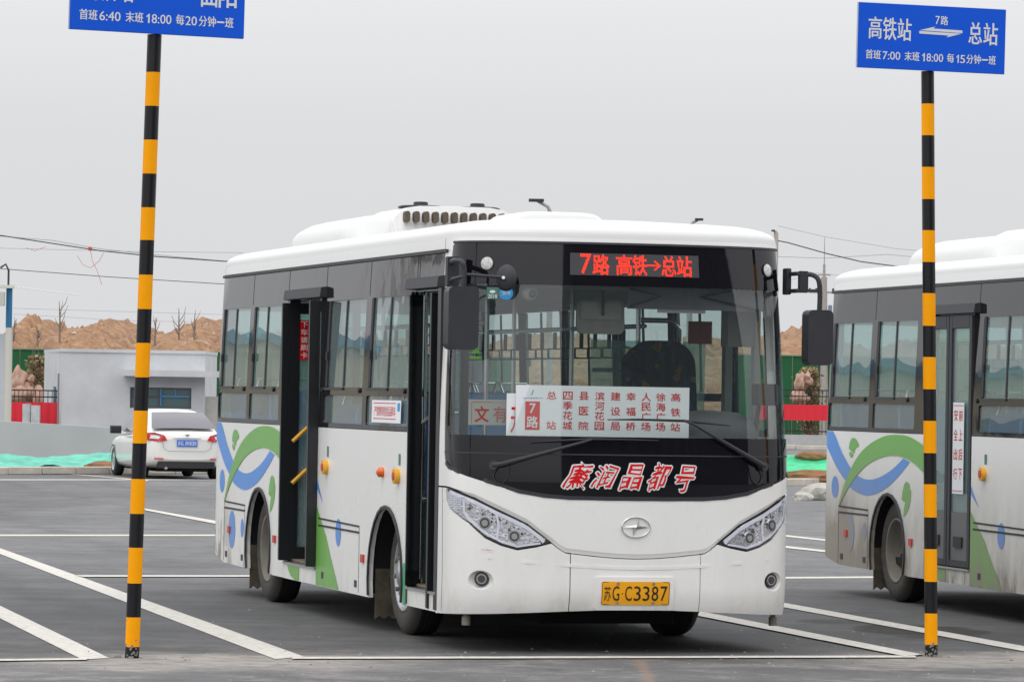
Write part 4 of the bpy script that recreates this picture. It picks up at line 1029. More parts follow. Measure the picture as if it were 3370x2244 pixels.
g = mb.build('ground', ground_mat(), fix=False); tag(g, 'grey asphalt of the bus parking lot', kind='structure')
def linemat():
    m = mat('road_paint', (.62, .60, .56), .7); t = m.node_tree; b = t.nodes['Principled BSDF']
    tc = t.nodes.new('ShaderNodeTexCoord'); n = t.nodes.new('ShaderNodeTexNoise'); n.inputs['Scale'].default_value = 14; n.inputs['Detail'].default_value = 8; n.inputs['Roughness'].default_value = .75
    t.links.new(tc.outputs['Object'], n.inputs['Vector']); r = t.nodes.new('ShaderNodeValToRGB')
    r.color_ramp.elements[0].position = .30; r.color_ramp.elements[0].color = (.36, .33, .29, 1); r.color_ramp.elements[1].position = .5; r.color_ramp.elements[1].color = (.60, .57, .52, 1)
    e = r.color_ramp.elements.new(.8); e.color = (.74, .71, .66, 1)
    t.links.new(n.outputs['Fac'], r.inputs[0]); t.links.new(r.outputs[0], b.inputs['Base Color']); return m
LM = linemat()
def quad(name, P, z=.004, m=LM, label='worn white painted bay line'):
    # subdivided so that edges wander a little, like real paint
    a, b, c, d = [Vector((p[0], p[1], z)) for p in P]; n = 24; rr = random.Random(int(abs(P[0][0]*1000)))
    vs = []
    for i in range(n+1):
        t = i/n; w1 = rr.uniform(-.004, .004); p = a.lerp(b, t); q = d.lerp(c, t); dd = (q-p).normalized()
        vs += [tuple(p+dd*w1), tuple(q+dd*rr.uniform(-.004, .004))]
    me = bpy.data.meshes.new(name); me.from_pydata(vs, [], [(2*i, 2*i+1, 2*i+3, 2*i+2) for i in range(n)]); me.materials.append(m)
    o = link(name, me); tag(o, label, kind='structure'); return o
def line(p, q, w, z=.004, label='worn white painted bay line'):
    p = Vector(p); q = Vector(q); d = (q-p).normalized(); n = Vector((-d.y, d.x))*w/2
    return quad('bay_line', [p+n, q+n, q-n, p-n], z, label=label)
quad('bay_line', [(-6.25, 47.2), (-1.24, 25.80), (-1.40, 25.50), (-5.95, 45.3)], .004, label='broad white bay line running diagonally behind the left post')
quad('bay_line', [(-4.9, 36.1), (-2.39, 25.35), (-2.53, 25.16), (-4.65, 34.2)], .004, label='white bay line in the lower left corner')
quad('stop_line', [(-6.0, 23.72), (-2.5, 25.24), (-2.5, 25.08), (-6.0, 23.56)], .008, label='thin white line along the front of the bays')
quad('stop_line', [(-1.30, 25.68), (2.60, 26.87), (2.59, 26.67), (-1.30, 25.49)], .008, label='thin white line along the front of the bays')
quad('bay_line', [(-9.5, 44.2), (-3.0, 47.45), (-3.0, 46.95), (-9.5, 43.65)], .004, label='thin white line across the lot left of the bus')
quad('bay_line', [(-3.74, 36.38), (-1.9, 37.08), (-1.9, 36.78), (-3.64, 36.1)], .008, label='thin white line meeting the broad diagonal line')
quad('bay_line', [(-5.0, 57.3), (-3.1, 50.2), (-3.05, 49.0), (-4.83, 56.1)], .008, label='short white diagonal line beside the bus tail')
quad('bay_line', [(-8.3, 79.2), (-6.4, 74.7), (-6.35, 73.9), (-7.9, 77.9)], .008, label='short white line at the kerb by the white car')
quad('bay_line', [(-13, 70.2), (-4.9, 76.9), (-4.9, 76.2), (-13, 69.5)], .004, label='thin white line along the far kerb')
quad('bay_line', [(2.0, 38.25), (3.9, 39.25), (3.9, 38.9), (2.0, 37.9)], .004, label='thin white line crossing behind the second bus')
quad('bay_line', [(1.9, 34.9), (4.4, 24.0), (4.25, 23.8), (1.75, 34.6)], .006, label='white bay line beside the right post')
quad('bay_line', [(1.0, 33.9), (2.66, 26.95), (2.52, 26.75), (.85, 33.6)], .010, label='white bay line ending at the right post')
quad('bay_line', [(3.2, 50.9), (3.9, 48.4), (3.85, 47.9), (3.12, 50.4)], .004, label='far white bay line between the buses')
quad('bay_line', [(2.9, 47.2), (3.7, 44.6), (3.65, 44.1), (2.8, 46.7)], .006, label='far white bay line between the buses')
# ------------------------------------------------------------------ gravel bits
mb = MB(); rr = random.Random(5)
for k in range(260):
    x = rr.uniform(-3.4, 4.2); y = 25.9+.34*x+rr.gauss(0, 1.2)+(rr.random() < .3)*rr.uniform(0, 5); r_ = rr.uniform(.004, .014)
    vs = [(x+r_*math.cos(t)*rr.uniform(.7, 1.3), y+r_*math.sin(t)*rr.uniform(.7, 1.3), 0) for t in (0, 1.57, 3.14, 4.71)]+[(x, y, r_*rr.uniform(.5, .9))]
    mb.add(vs, [(0,1,4),(1,2,4),(2,3,4),(3,0,4)], rr.choice((0, 0, 1)))
o = mb.build('gravel', [mat('pale_chips', (.3, .28, .25), .9), mat('rust_leaf_chips', (.25, .12, .06), .9)], fix=False); tag(o, 'loose chips of gravel and leaf on the asphalt', 'gravel', kind='stuff')
rub = MB()
for k in range(22):
    a = rr.uniform(0, 6.28); q = rr.uniform(0, .09); x, y = 2.71+q*math.cos(a)*1.2, 26.94+q*math.sin(a)*1.2-.03
    if k > 10: x, y = -2.26+q*math.cos(a)*1.4, 25.44+q*math.sin(a)-.03
    r_ = rr.uniform(.006, .018); rub.box((x-r_, y-r_, 0), (x+r_, y+r_, r_*.9))
o = rub.build('broken_concrete', mat('concrete_bits', (.3, .28, .25), .9)); tag(o, 'crumbs of concrete round the feet of the two posts', 'rubble', kind='stuff')

# ------------------------------------------------------------------ sign posts
BLK = mat('post_black', (.010, .010, .013), .3, spec=.35, noise=.2, nscale=30); ORG = mat('post_orange', (1.0, .39, .0), .5, spec=.15, noise=.04)
SIGNB = mat('sign_blue', (.006, .10, .70), .5, spec=.2); SIGNW = mat('sign_white_letters', (.72, .74, .76), .5); SIGNE = mat('sign_edge', (.35, .42, .6), .4)
CHIP = mat('bare_worn_paint', (.22, .21, .19), .8)
def post(base, top, rad, zs_, sign_W, sign_H, sign_off, yaw, roll, items, arrow, label):
    root = empty('sign_post', (base[0], base[1], 0), 0); tag(root, label, 'bus stop sign')
    b = Vector((0, 0, 0)); d = (Vector(top)-Vector(base)).normalized(); n = 28
    mb = MB(); prev = 0; first_black = True
    rings = []; hs = [0]+zs_
    for h in hs: rings.append([tuple(d*h + Vector((rad*math.cos(2*math.pi*k/n), rad*math.sin(2*math.pi*k/n), 0))) for k in range(n)])
    for i in range(len(hs)-1):
        mb.add(rings[i]+rings[i+1], [(k, (k+1) % n, n+(k+1) % n, n+k) for k in range(n)], i % 2, True)
    mb.add(rings[-1], [tuple(range(n))])
    mb.build('striped_pole', [BLK, ORG], root, fix=False)
    mc = MB(); rr = random.Random(int(base[0]*100)+5)
    for k in range(26):
        t = rr.uniform(0, 6.28) if k > 14 else rr.uniform(3.6, 5.8); h = rr.uniform(.0, .09) if k < 16 else rr.uniform(.09, .45); s_ = rr.uniform(.004, .012)*(1 if k < 16 else .5)
        q = [(t+s_/rad*a_, h+s_*b_*rr.uniform(.6, 1.5)) for a_, b_ in ((-1, 0), (-.3, -1), (.8, -.6), (1, .5), (0, 1))]
        mc.add([tuple(d*hh + Vector(((rad+.0008)*math.cos(tt), (rad+.0008)*math.sin(tt), 0))) for tt, hh in q], [(0, 1, 2, 3, 4)])
    mc.build('chipped_paint', CHIP, root, fix=False)['kind'] = 'stuff'
    Ms = Matrix.Translation(d*hs[-1] + Vector((0, -rad-.012, 0))) @ Matrix.Rotation(yaw, 4, 'Z') @ Matrix.Rotation(roll, 4, 'Y')
    x0, x1 = -sign_off*sign_W, (1-sign_off)*sign_W
    sb = MB().box((x0, -.012, 0), (x1, .012, sign_H), M=Ms).build('sign_board', SIGNB, root, bevel=.002)
    MB().box((x0-.004, -.010, -.0), (x0-.0002, .010, sign_H), M=Ms).build('board_edge', SIGNE, sb)
    MB().box((-.06, .012, .05), (.06, .03, .09), M=Ms).build('bracket', BLK, sb)
    MB().box((-.06, .012, .3), (.06, .03, .34), M=Ms).build('bracket', BLK, sb)
    fn = lambda u, v: tuple(Ms @ Vector((x0+u*sign_W, -.0135, v*sign_H)))
    lettering('sign_lettering', items, fn, SIGNW, sb, bold=.022)
    if arrow:
        a = MB(); a.add([fn(*p) for p in [(.415, .615), (.705, .600), (.705, .642), (.505, .650), (.522, .682)]], [(0, 1, 2, 3, 4)])
        a.add([fn(*p) for p in [(.700, .592), (.412, .603), (.412, .563), (.612, .553), (.595, .522)]], [(0, 1, 2, 3, 4)])
        a.build('arrows', SIGNW, sb, fix=False)
    return root
small = lambda t1, t2, mins: [('首', .054, .138, .102, .280), ('班', .106, .138, .155, .276), (t1, .168, .140, .287, .264), ('末', .317, .138, .365, .278), ('班', .369, .138, .417, .276), ('1', .432, .140, .457, .264), (t2[1:], .466, .140, .578, .264),
    ('每', .605, .138, .652, .280), ('1', .666, .140, .688, .264), (mins[1:], .695, .140, .727, .264), ('分', .737, .138, .783, .278), ('钟', .788, .138, .834, .278), ('一', .840, .195, .884, .218), ('班', .889, .138, .937, .276)]
big = [('高', .070, .452, .157, .785), ('铁', .167, .440, .256, .785), ('站', .266, .440, .357, .778), ('站', .850, .437, .945, .778)]
zr = [1508, 1481, 1409, 1336, 1261, 1188, 1112, 1040, 966, 893, 819, 747, 672, 600, 527, 455, 381, 308, 235, 160]
kR = 3.725/(1508-163.)
post((2.71, 26.94, 0), (2.63, 26.94, 3.73), .0415, [(1508-y)*kR for y in zr[1:]], .99, .415, .4855, .235, .012, small('7:00', '18:00', '15')+big+[('总', .748, .443, .838, .778), ('7', .520, .718, .548, .845), ('路', .556, .712, .605, .850)], True,
     'striped yellow and black post on the right, blue board reading 7:00 18:00')
zl = [1512, 1486, 1418, 1340, 1258, 1180, 1100, 1018, 943, 866, 787, 709, 630, 550, 475, 397, 319, 241, 163, 76]
kL = 3.76/(1512-76.)
post((-2.26, 25.44, 0), (-2.19, 25.44, 3.75), .0435, [(1512-y)*kL for y in zl[1:]], 1.08, .445, .483, .33, .012, [q for q in small('6:40', '18:00', '20') if q[0] not in ('1', '0') or q[1] < .6]+[('20', .660, .140, .725, .264)]+[(q[0], q[1], .405, q[3], q[4]) for q in big[:3]]+[('曲', .748, .405, .838, .778), ('阳', .850, .405, .950, .778)], False,
     'striped yellow and black post on the left, its blue board reading 6:40')

# ------------------------------------------------------------------ buses
def place(k):
    x, y, t = ((-.6862, 27.8849, .2615), (4.098, 29.4971, .2162))[k]
    return (x+math.cos(t)*1.112, y+math.sin(t)*1.112, 0), math.atan2(-math.cos(t), math.sin(t))
l1, r1 = place(0); l2, r2 = place(1)
bus1 = make_bus('city_bus', 'white city bus with open doors and red 7 route display, between the two posts', 'bus', l1, r1, .24, .12, True, True)
bus2 = make_bus('city_bus', 'dusty white city bus with closed doors cut off by the right edge', 'bus', l2, r2, .75, 1.0, False, False)
# route boards leaning inside the windscreen of the first bus
def board(name, label, x, y0, y1, z0, z1):
    e = empty(name, l1, r1); tag(e, label, 'route board')
    MB().box((x-.006, y0, z0), (x, y1, z1)).build('board', M['paper'], e); return e
e = board('route_board', 'white route board with red stop names and red 7 box behind the windscreen', 1.505, -.772, .369, 1.366, 1.686)
fb_ = lambda y, z: (1.5065, y, z)
cols = [('总站', -.540), ('四季花城', -.434), ('县医院', -.328), ('滨河花园', -.224), ('建设局', -.120), ('幸福桥', -.018), ('人民广场', .083), ('徐海广场', .180), ('高铁站', .279)]
it = []
for s_, yc in cols:
    n_ = len(s_)
    for i, c in enumerate(s_):
        zc = 1.623-(1.623-1.435)*i/(n_-1); it.append((c, yc-.031, zc-.026, yc+.031, zc+.026))
lettering('stop_names', it, fb_, M['red'], e, bold=.012)
bx = MB().box((1.5055, -.711, 1.405), (1.5068, -.616, 1.583)).build('number_box', M['red'], e)
lettering('number_text', [('7', -.683, 1.510, -.644, 1.570), ('路', -.700, 1.418, -.628, 1.490)], lambda y, z: (1.5075, y, z), M['white'], bx, bold=.02)
lettering('small_print', [('J', -.675, 1.625, -.662, 1.655, .4), ('公共交通有限公司', -.730, 1.600, -.600, 1.609)], fb_, M['blueink'], e, bold=0)
e = board('route_board', 'second white board showing red strokes, just left of the red 7 route board', 1.492, -.828, -.60, 1.366, 1.632)
lettering('red_print', [('天', -.800, 1.385, -.740, 1.545)], lambda y, z: (1.4935, y, z), M['red'], e, bold=.02)
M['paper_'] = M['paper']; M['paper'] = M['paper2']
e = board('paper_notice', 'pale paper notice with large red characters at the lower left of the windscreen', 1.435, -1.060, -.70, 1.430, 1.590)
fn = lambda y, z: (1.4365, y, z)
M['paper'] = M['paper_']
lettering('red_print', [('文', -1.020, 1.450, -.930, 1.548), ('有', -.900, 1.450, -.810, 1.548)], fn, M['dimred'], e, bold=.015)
mb = MB(); mb.box((1.4355, -1.042, 1.572), (1.4362, -.71, 1.5745)); mb.box((1.4355, -1.042, 1.44), (1.4362, -1.0395, 1.5745)); mb.build('red_rule', M['dimred'], e)

# ------------------------------------------------------------------ white saloon car
def make_car(loc, rz, scl):
    root = empty('parked_car', loc, rz); root.scale = (scl,)*3
    tag(root, 'white saloon car seen from behind, parked at the kerb left of the bus', 'car')
    P = mat('car_white_paint', (.78, .775, .75), .18, coat=.6); GLS = mat('car_dark_glass', (.16, .15, .17), .06); BKP = M['rubber']
    # x forward, y left; rear at x=-2.3
    # body side profile sections: x, half width, z bottom, z belt, z top (bonnet or boot)
    st = [(-2.32, .60, .42, .70, .86), (-2.28, .78, .34, .78, .98), (-2.15, .85, .27, .82, 1.02), (-1.8, .885, .22, .84, 1.04), (-1.2, .90, .20, .85, 1.02), (-.4, .90, .19, .84, .98), (.5, .90, .19, .82, .94), (1.2, .89, .20, .80, .92), (1.8, .87, .22, .74, .86), (2.15, .80, .26, .66, .74), (2.32, .62, .36, .56, .62)]
    rows = []
    for x, hw, z0, zb, zt in st:
        r = [(x, 0, z0), (x, -hw*.80, z0), (x, -hw*.97, z0+.06), (x, -hw, (z0+zb)/2), (x, -hw*.985, zb), (x, -hw*.93, zb+(zt-zb)*.6), (x, -hw*.80, zt-.01), (x, -hw*.4, zt), (x, 0, zt+.004)]
        rows.append(r+[(p[0], -p[1], p[2]) for p in reversed(r[1:-1])])
    m_ = len(rows[0]); mb = MB()
    mb.add([p for r in rows for p in r], [(i*m_+k, i*m_+(k+1) % m_, (i+1)*m_+(k+1) % m_, (i+1)*m_+k) for i in range(len(rows)-1) for k in range(m_)], 0, True)
    mb.add(rows[0], [tuple(range(m_))], 0, True); mb.add(rows[-1], [tuple(range(m_-1, -1, -1))], 0, True)
    body = mb.build('body', P, root)
    ss = body.modifiers.new('sub', 'SUBSURF'); ss.levels = 1; ss.render_levels = 2
    # cabin
    cab = [(-1.95, .66, 1.02), (-1.62, .69, 1.20), (-1.10, .64, 1.40), (-.5, .62, 1.485), (.1, .62, 1.49), (.55, .64, 1.40), (1.05, .70, 1.14), (1.35, .74, .94)]
    rows = []
    for x, hw, zt in cab:
        zb = .93; w0 = .82; h = zt-zb
        r = [(x, -w0, zb), (x, -(w0*.45+hw*.55), zb+h*.5), (x, -hw, zt-h*.16-.005), (x, -hw*.86, zt-.012), (x, -hw*.4, zt), (x, 0, zt+.004)]
        rows.append(r+[(p[0], -p[1], p[2]) for p in reversed(r[:-1])])
    m_ = len(rows[0]); mb = MB()
    mb.add([p for r in rows for p in r], [(i*m_+k, i*m_+k+1, (i+1)*m_+k+1, (i+1)*m_+k) for i in range(len(rows)-1) for k in range(m_-1)], 0, True)
    mb.add(rows[0], [tuple(range(m_))]); mb.add(rows[-1], [tuple(range(m_-1, -1, -1))])
    c = mb.build('roof', P, root); ss = c.modifiers.new('sub', 'SUBSURF'); ss.levels = 1; ss.render_levels = 2
    # rear window lies on the sloped back of the cabin
    rwm = MB(); g_ = []
    for i, (x, z, hw) in enumerate(((-1.945, 1.065, .70), (-1.66, 1.215, .645), (-1.38, 1.325, .60), (-1.16, 1.405, .56))):
        g_ += [(x-.035, -hw+2*hw*k/8, z+.022-.012*abs(k-4)/4) for k in range(9)]
    rwm.add(g_, [(i*9+k, i*9+k+1, (i+1)*9+k+1, (i+1)*9+k) for i in range(3) for k in range(8)], 0, True); rwm.build('rear_window', GLS, root, fix=False)
    for sg in (-1, 1):
        mb = MB(); mb.add([(-1.35, sg*.815, 1.0), (.95, sg*.825, .985), (.42, sg*.70, 1.34), (-.2, sg*.675, 1.425), (-.75, sg*.68, 1.39), (-1.25, sg*.74, 1.20)], [(0, 1, 2, 3, 4, 5)])
        mb.build('side_window', GLS, root, fix=False)
        MB().rbox((.60, min(sg*.86, sg*1.09), .93), (.74, max(sg*.86, sg*1.09), 1.10), .04, axis=1).build('wing_mirror', BKP, root, bevel=.02, smooth=True)
        # tail lights
        mb = MB(); q = [(.89, .83), (.86, .985), (.70, .99), (.50, .935), (.43, .83), (.60, .80)]
        xs_ = lambda y: -2.335+.0+max(0, (y-.55))**2*1.3
        mb.add([(xs_(a)-.012, sg*a, b) for a, b in q]+[(xs_(a)+.05, sg*a, b) for a, b in q], [(0, 1, 2, 3, 4, 5)]+[(k, 6+k, 6+(k+1) % 6, (k+1) % 6) for k in range(6)])
        tl = mb.build('tail_light', mat('tail_red', (.62, .03, .03), .2, coat=.6), root)
        mb = MB(); q2 = [(.80, .86), (.78, .935), (.66, .94), (.58, .90), (.62, .855)]
        mb.add([(xs_(a)-.016, sg*a, b) for a, b in q2], [(0, 1, 2, 3, 4)]); mb.build('clear_lens', M['guide'], tl, fix=False)
        MB().box((-2.33, sg*.60-.10, .425), (-2.30, sg*.60+.10, .45)).build('reflector', M['redrefl'], root)
        for X in (-1.42, 1.38):
            w_ = MB().latheN([(.20, -.0), (.29, 0), (.315, .02), (.315, .18), (.28, .20)], (X, sg*.88, .315), (0, -sg, 0), 28).build('wheel', M['rubber'], root)
            w2 = MB().latheN([(.20, -.002), (.18, .02), (.05, .012), (.01, .005)], (X, sg*.885, .315), (0, -sg, 0), 20); 
            w2.build('rim', M['hub'], w_)
            mb = MB(); 
            vs = [(X+.37*math.cos(math.pi*k/14), sg*.897, .315+.37*math.sin(math.pi*k/14)) for k in range(15)]
            vs += [(X+.335*math.cos(math.pi*k/14), sg*.899, .315+.335*math.sin(math.pi*k/14)) for k in range(15)]
            mb.add(vs, [(k, k+1, 16+k, 15+k) for k in range(14)]); mb.build('wheel_arch', BKP, root, fix=False)
    MB().rbox((-2.34, -.62, .24), (-2.1, .62, .38), .08, axis=2).build('lower_bumper', BKP, root, bevel=.03, smooth=True)
    MB().box((-2.345, -.22, .70), (-2.325, .22, .84)).build('number_plate', mat('blue_plate', (.03, .16, .62), .4), root)
    pl = [q for q in root.children if q.name.startswith('number_plate')][0]
    lettering('plate_text', [('苏', .20, .725, .145, .815), ('G', .135, .725, .085, .815), ('J', .055, .725, .02, .815), ('W', .01, .725, -.04, .815), ('8', -.05, .725, -.09, .815), ('3', -.10, .725, -.14, .815), ('0', -.15, .725, -.195, .815)],
              lambda y, z: (-2.347, y, z), M['white'], pl, bold=.01)
    MB().tube([(-2.345, -.30, .885), (-2.345, .30, .885)], .012, 6).build('boot_trim', M['chrome'], root)
    MB().latheN([(.05, 0), (.045, .01), (.001, .012)], (-2.33, 0, .955), (-1, 0, 0), 16).build('round_badge', M['chrome'], root)
    mb = MB()
    mb.tube([(-2.34, -.58, .93), (-2.352, -.50, .66), (-2.352, -.40, .60), (-2.352, .40, .60), (-2.352, .50, .66), (-2.34, .58, .93)], .004, 5); mb.build('boot_seam', M['seamgrey'], root)
    MB().box((-1.9, -.55, .16), (1.9, .55, .25)).build('underbody', M['dark'], root)
    MB().tube([(-2.36, .45, .24), (-2.2, .45, .24)], .03, 10).build('exhaust', M['hub'], root)
    return root
make_car((-6.37, 77.9, -.0), R(106.0), .85)
# ------------------------------------------------------------------ far side of the lot
CONC = mat('kerb_concrete', (.55, .50, .44), .85, noise=.18, nscale=3); SOIL = mat('brown_soil', (.25, .13, .06), .95, noise=.4, nscale=3)
WALLG = mat('grey_rendered_wall', (.47, .475, .48), .8, noise=.10, nscale=.6)
def kerb(name, label, p, q, n, w=.25, h=.14):
    e = empty(name, (0, 0, 0)); tag(e, label, kind='structure'); p = Vector((*p, 0)); q = Vector((*q, 0)); d = (q-p)/n; u = d.normalized(); nn = Vector((-u.y, u.x, 0)); rr = random.Random(n)
    me = None
    for i in range(n):
        a = p+d*i; M_ = Matrix(((u.x, nn.x, 0, a.x), (u.y, nn.y, 0, a.y), (0, 0, 1, 0), (0, 0, 0, 1)))
        if me is None:
            me = MB().box((.008, 0, 0), (d.length-.008, w, h)).mesh('kerbstone', CONC)
            bm = bmesh.new(); bm.from_mesh(me); bmesh.ops.bevel(bm, geom=bm.edges[:], offset=.012, segments=1, affect='EDGES'); bm.to_mesh(me); bm.free()
        o = link('kerbstone', me, e); o.matrix_local = M_ @ Matrix.Translation((0, rr.uniform(-.01, .01), rr.uniform(-.006, .006)))
    return e
kerb('kerb', 'pale concrete kerb along the green netting on the left', (-15.5, 71.0), (-3.0, 84.6), 22)
kerb('kerb', 'pale concrete kerb seen between the buses', (3.6, 77.2), (9.0, 84.0), 10)
kerb('kerb', 'distant pale kerb under the low grey wall on the right', (6.0, 137.0), (17, 138.0), 10)
# green dust netting over mounds of earth
NET = mat('green_dust_net', (.10, .47, .35), .7, noise=.35, nscale=3, bump=.02, bscale=4); NET2 = mat('green_dust_net_bright', (.05, .52, .24), .7, noise=.35, nscale=3, bump=.02, bscale=4)
def netting(name, label, p, q, dep, h, m, seed):
    p = Vector(p); q = Vector(q); u = (q-p).normalized(); nn = Vector((-u.y, u.x)); n = 90; k = 10; rr = random.Random(seed); vs = []
    ph = [rr.uniform(0, 6) for _ in range(6)]
    for i in range(n+1):
        for j in range(k+1):
            t = i/n*(q-p).length; c = p+u*t+nn*(dep*j/k)
            z = h*math.sin(math.pi*min(1, .08+j/k*.92))**.6*(.75+.16*math.sin(t*1.3+ph[0])+.12*math.sin(t*3.7+ph[1]+j)+.07*math.sin(t*9+ph[2]+j*2))+rr.uniform(-.02, .02)
            vs.append((c.x, c.y, max(.01, z)))
    mb = MB(); mb.add(vs, [(i*(k+1)+j, (i+1)*(k+1)+j, (i+1)*(k+1)+j+1, i*(k+1)+j+1) for i in range(n) for j in range(k)], 0, True)
    o = mb.build(name, m, fix=False); tag(o, label, 'netting'); return o
netting('green_netting', 'turquoise dust netting over low earth behind the left kerb', (-16.0, 71.2), (-3.4, 84.8), 4.5, .36, NET, 1)
netting('green_netting', 'bright green dust netting on the earth between the two buses', (3.4, 77.6), (8.8, 84.4), 5.0, .50, NET2, 2)
for (x, y, z, r, lb) in ((-7.7, 80.1, .12, .22, 'small heap of brown soil on the turquoise netting'), (-7.1, 80.8, .13, .13, 'clod of brown soil beside the white car'), (-13.0, 78, .4, .5, 'brown soil heap at the left edge'), (5.75, 80.4, .1, .35, 'brown soil spilling over the kerb between the buses'), (6.0, 83.6, .5, .2, 'clod of soil on top of the bright green netting')):
    bm = bmesh.new(); bmesh.ops.create_icosphere(bm, subdivisions=3, radius=1)
    rr = random.Random(int(x*10))
    for v in bm.verts: v.co = Vector((v.co.x*r*1.8, v.co.y*r, v.co.z*r*.55))*(1+rr.uniform(-.09, .09))
    me = bpy.data.meshes.new('soil_heap'); bm.to_mesh(me); bm.free(); me.materials.append(SOIL); o = link('soil_heap', me); o.location = (x, y, z); tag(o, lb, 'soil')
# grey retaining wall on the left
mb = MB(); A = [(-24, 86.2), (-3.0, 90.5)]
vs = []
top = lambda x: min(1.5, .90-(x+10.66)*.045)
n = 24
for i in range(n+1):
    x = -66+63*i/n; y = 86.5+(x+24)*.12
    vs += [(x, y, 0), (x, y, top(x)), (x, y+.3, top(x)), (x, y+.3, 0)]
mb.add(vs, [(4*i+k, 4*i+4+k, 4*i+4+(k+1) % 4, 4*i+(k+1) % 4) for i in range(n) for k in range(4)]); mb.add(vs[:4], [(0,1,2,3)]); mb.add(vs[-4:], [(3,2,1,0)])
o = mb.build('retaining_wall', WALLG); tag(o, 'long low grey rendered wall behind the turquoise netting', 'wall')
# guard house
GH = mat('guardhouse_render', (.56, .57, .585), .8, noise=.10, nscale=1.4); GHS = mat('guardhouse_side', (.50, .51, .52), .8, noise=.05)
e = empty('guard_house', (0, 0, 0)); tag(e, 'small flat roofed grey guard house behind the low wall', 'building')
Y0 = 130.; x0, x1 = -13.86, -9.45
H1, H0 = 2.82, 2.50
mb = MB(); wn = [(-11.75, -9.96)]
# walls with a window opening in front
mb.box((x0, Y0, 0), (-11.75, Y0+.2, H1-.1)); mb.box((-9.86, Y0, 0), (x1, Y0+.2, H1-.1)); mb.box((-11.75, Y0, 0), (-9.86, Y0+.2, 1.03)); mb.box((-11.75, Y0, 1.67), (-9.86, Y0+.2, H1-.1))
mb.add([(x0, Y0, 0), (x0, Y0, H1-.1), (x0-1.1, Y0+5, H1-.1), (x0-1.1, Y0+5, 0)], [(0, 1, 2, 3)]); mb.box((x1-.2, Y0+.2, 0), (x1, Y0+5, H1-.1)); mb.box((x0-1.1, Y0+5, 0), (x1, Y0+5.2, H1-.1))
mb.build('wall', GH, e, fix=False)
mb = MB(); mb.add([(x0-.02, Y0-.04, H1-.1), (x1+.02, Y0-.04, H1-.1), (x1+.02, Y0+5.2, H1-.1), (x0-1.14, Y0+5.2, H1-.1), (x0-.02, Y0-.04, H1), (x1+.02, Y0-.04, H1), (x1+.02, Y0+5.2, H1), (x0-1.14, Y0+5.2, H1)], [(0,3,2,1),(4,5,6,7),(0,1,5,4),(1,2,6,5),(2,3,7,6),(3,0,4,7)]); mb.build('roof', GH, e)
MB().box((-11.95, Y0-.8, 2.01), (-8.9, Y0, 2.20)).build('canopy', GH, e)
MB().box((x1, Y0+.3, 0), (x1+1.2, Y0+.6, 1.42)).build('side_wall', mat('pale_stone_pier', (.5, .48, .44), .8, noise=.1), e)
wf = MB()
for (a, b, c, d_) in ((-11.75, 1.03, -11.71, 1.67), (-9.90, 1.03, -9.86, 1.67), (-11.71, 1.03, -9.9, 1.07), (-11.71, 1.63, -9.9, 1.67), (-10.88, 1.07, -10.83, 1.63), (-11.35, 1.07, -11.31, 1.63), (-11.71, 1.38, -10.88, 1.41)): wf.box((a, Y0+.04, b), (c, Y0+.10, d_))
w_ = wf.build('window', mat('dark_window_frame', (.08, .09, .10), .5), e)
bf = MB(); 
for (a, b, c, d_) in ((-10.80, 1.38, -9.92, 1.42), (-10.36, 1.42, -10.33, 1.63), (-10.82, 1.1, -10.78, 1.63)): bf.box((a, Y0+.03, b), (c, Y0+.035, d_))
bf.build('blue_film_strip', mat('blue_film', (.06, .28, .62), .4), w_)
MB().box((-11.72, Y0+.11, 1.05), (-9.88, Y0+.12, 1.65)).build('pane', mat('window_pane_grey', (.10, .16, .17), .08), w_)
MB().box((x0-.42, Y0+1.5, .3), (x0-.34, Y0+2.0, 1.65)).build('side_window', mat('narrow_window_blue', (.12, .2, .25), .2), e)
MB().tube([(x0-.1, Y0-.02, 0), (x0-.1, Y0-.02, 2.05)], .03, 8).build('drain_pipe', mat('drain_pipe_grey', (.22, .22, .23), .6), e)
# white wall panel at the far left with blue post
e = empty('white_building', (0, 0, 0)); tag(e, 'white walled building at the left edge of the picture', 'building')
MB().prism([(-22, 112), (-13.27, 112), (-14.05, 118), (-23, 118)], 0, 3.02, axis=2).build('wall', mat('white_wall', (.56, .58, .61), .8, noise=.04), e)
e = empty('gate_post', (0, 0, 0)); tag(e, 'blue and cream gate post with lamp on the white building edge', 'post')
MB().tube([(-13.33, 111.6, 0), (-13.33, 111.6, 3.18)], .085, 10).build('lower_post', mat('cream_post', (.62, .6, .52), .6), e)
MB().tube([(-13.33, 111.6, 3.18), (-13.33, 111.6, 4.22)], .085, 10).build('upper_post', mat('blue_post', (.02, .16, .33), .5), e)
MB().tube([(-13.36, 111.6, 4.15), (-13.36, 111.6, 4.70), (-13.44, 111.6, 4.86), (-13.58, 111.6, 4.76)], .028, 8).build('lamp_arm', M['plastic'], e)
MB().rbox((-15.5, 111.3, 3.75), (-13.43, 111.5, 4.12), .03, axis=1).build('sign_panel', mat('cream_panel', (.55, .55, .5), .6), e)
MB().box((-15.6, 111.3, 4.22), (-13.2, 111.7, 4.30)).build('beam', mat('cream_beam', (.68, .67, .6), .6), e)
MB().tube([(-13.2, 111.5, 4.26), (-11.5, 111.5, 4.08)], .012, 6).build('barrier_arm', M['paper'], e)
e = empty('lamp_post', (-14.2, 113, 0)); tag(e, 'thin dark lamp post at the very left edge', 'lamp')
MB().tube([(0, 0, 2.8), (0, 0, 4.1), (.05, 0, 4.35), (.12, 0, 4.42)], .02, 6).build('pole', M['plastic'], e)
MB().box((.08, -.05, 4.40), (.22, .05, 4.44)).build('lamp_head', M['plastic'], e)
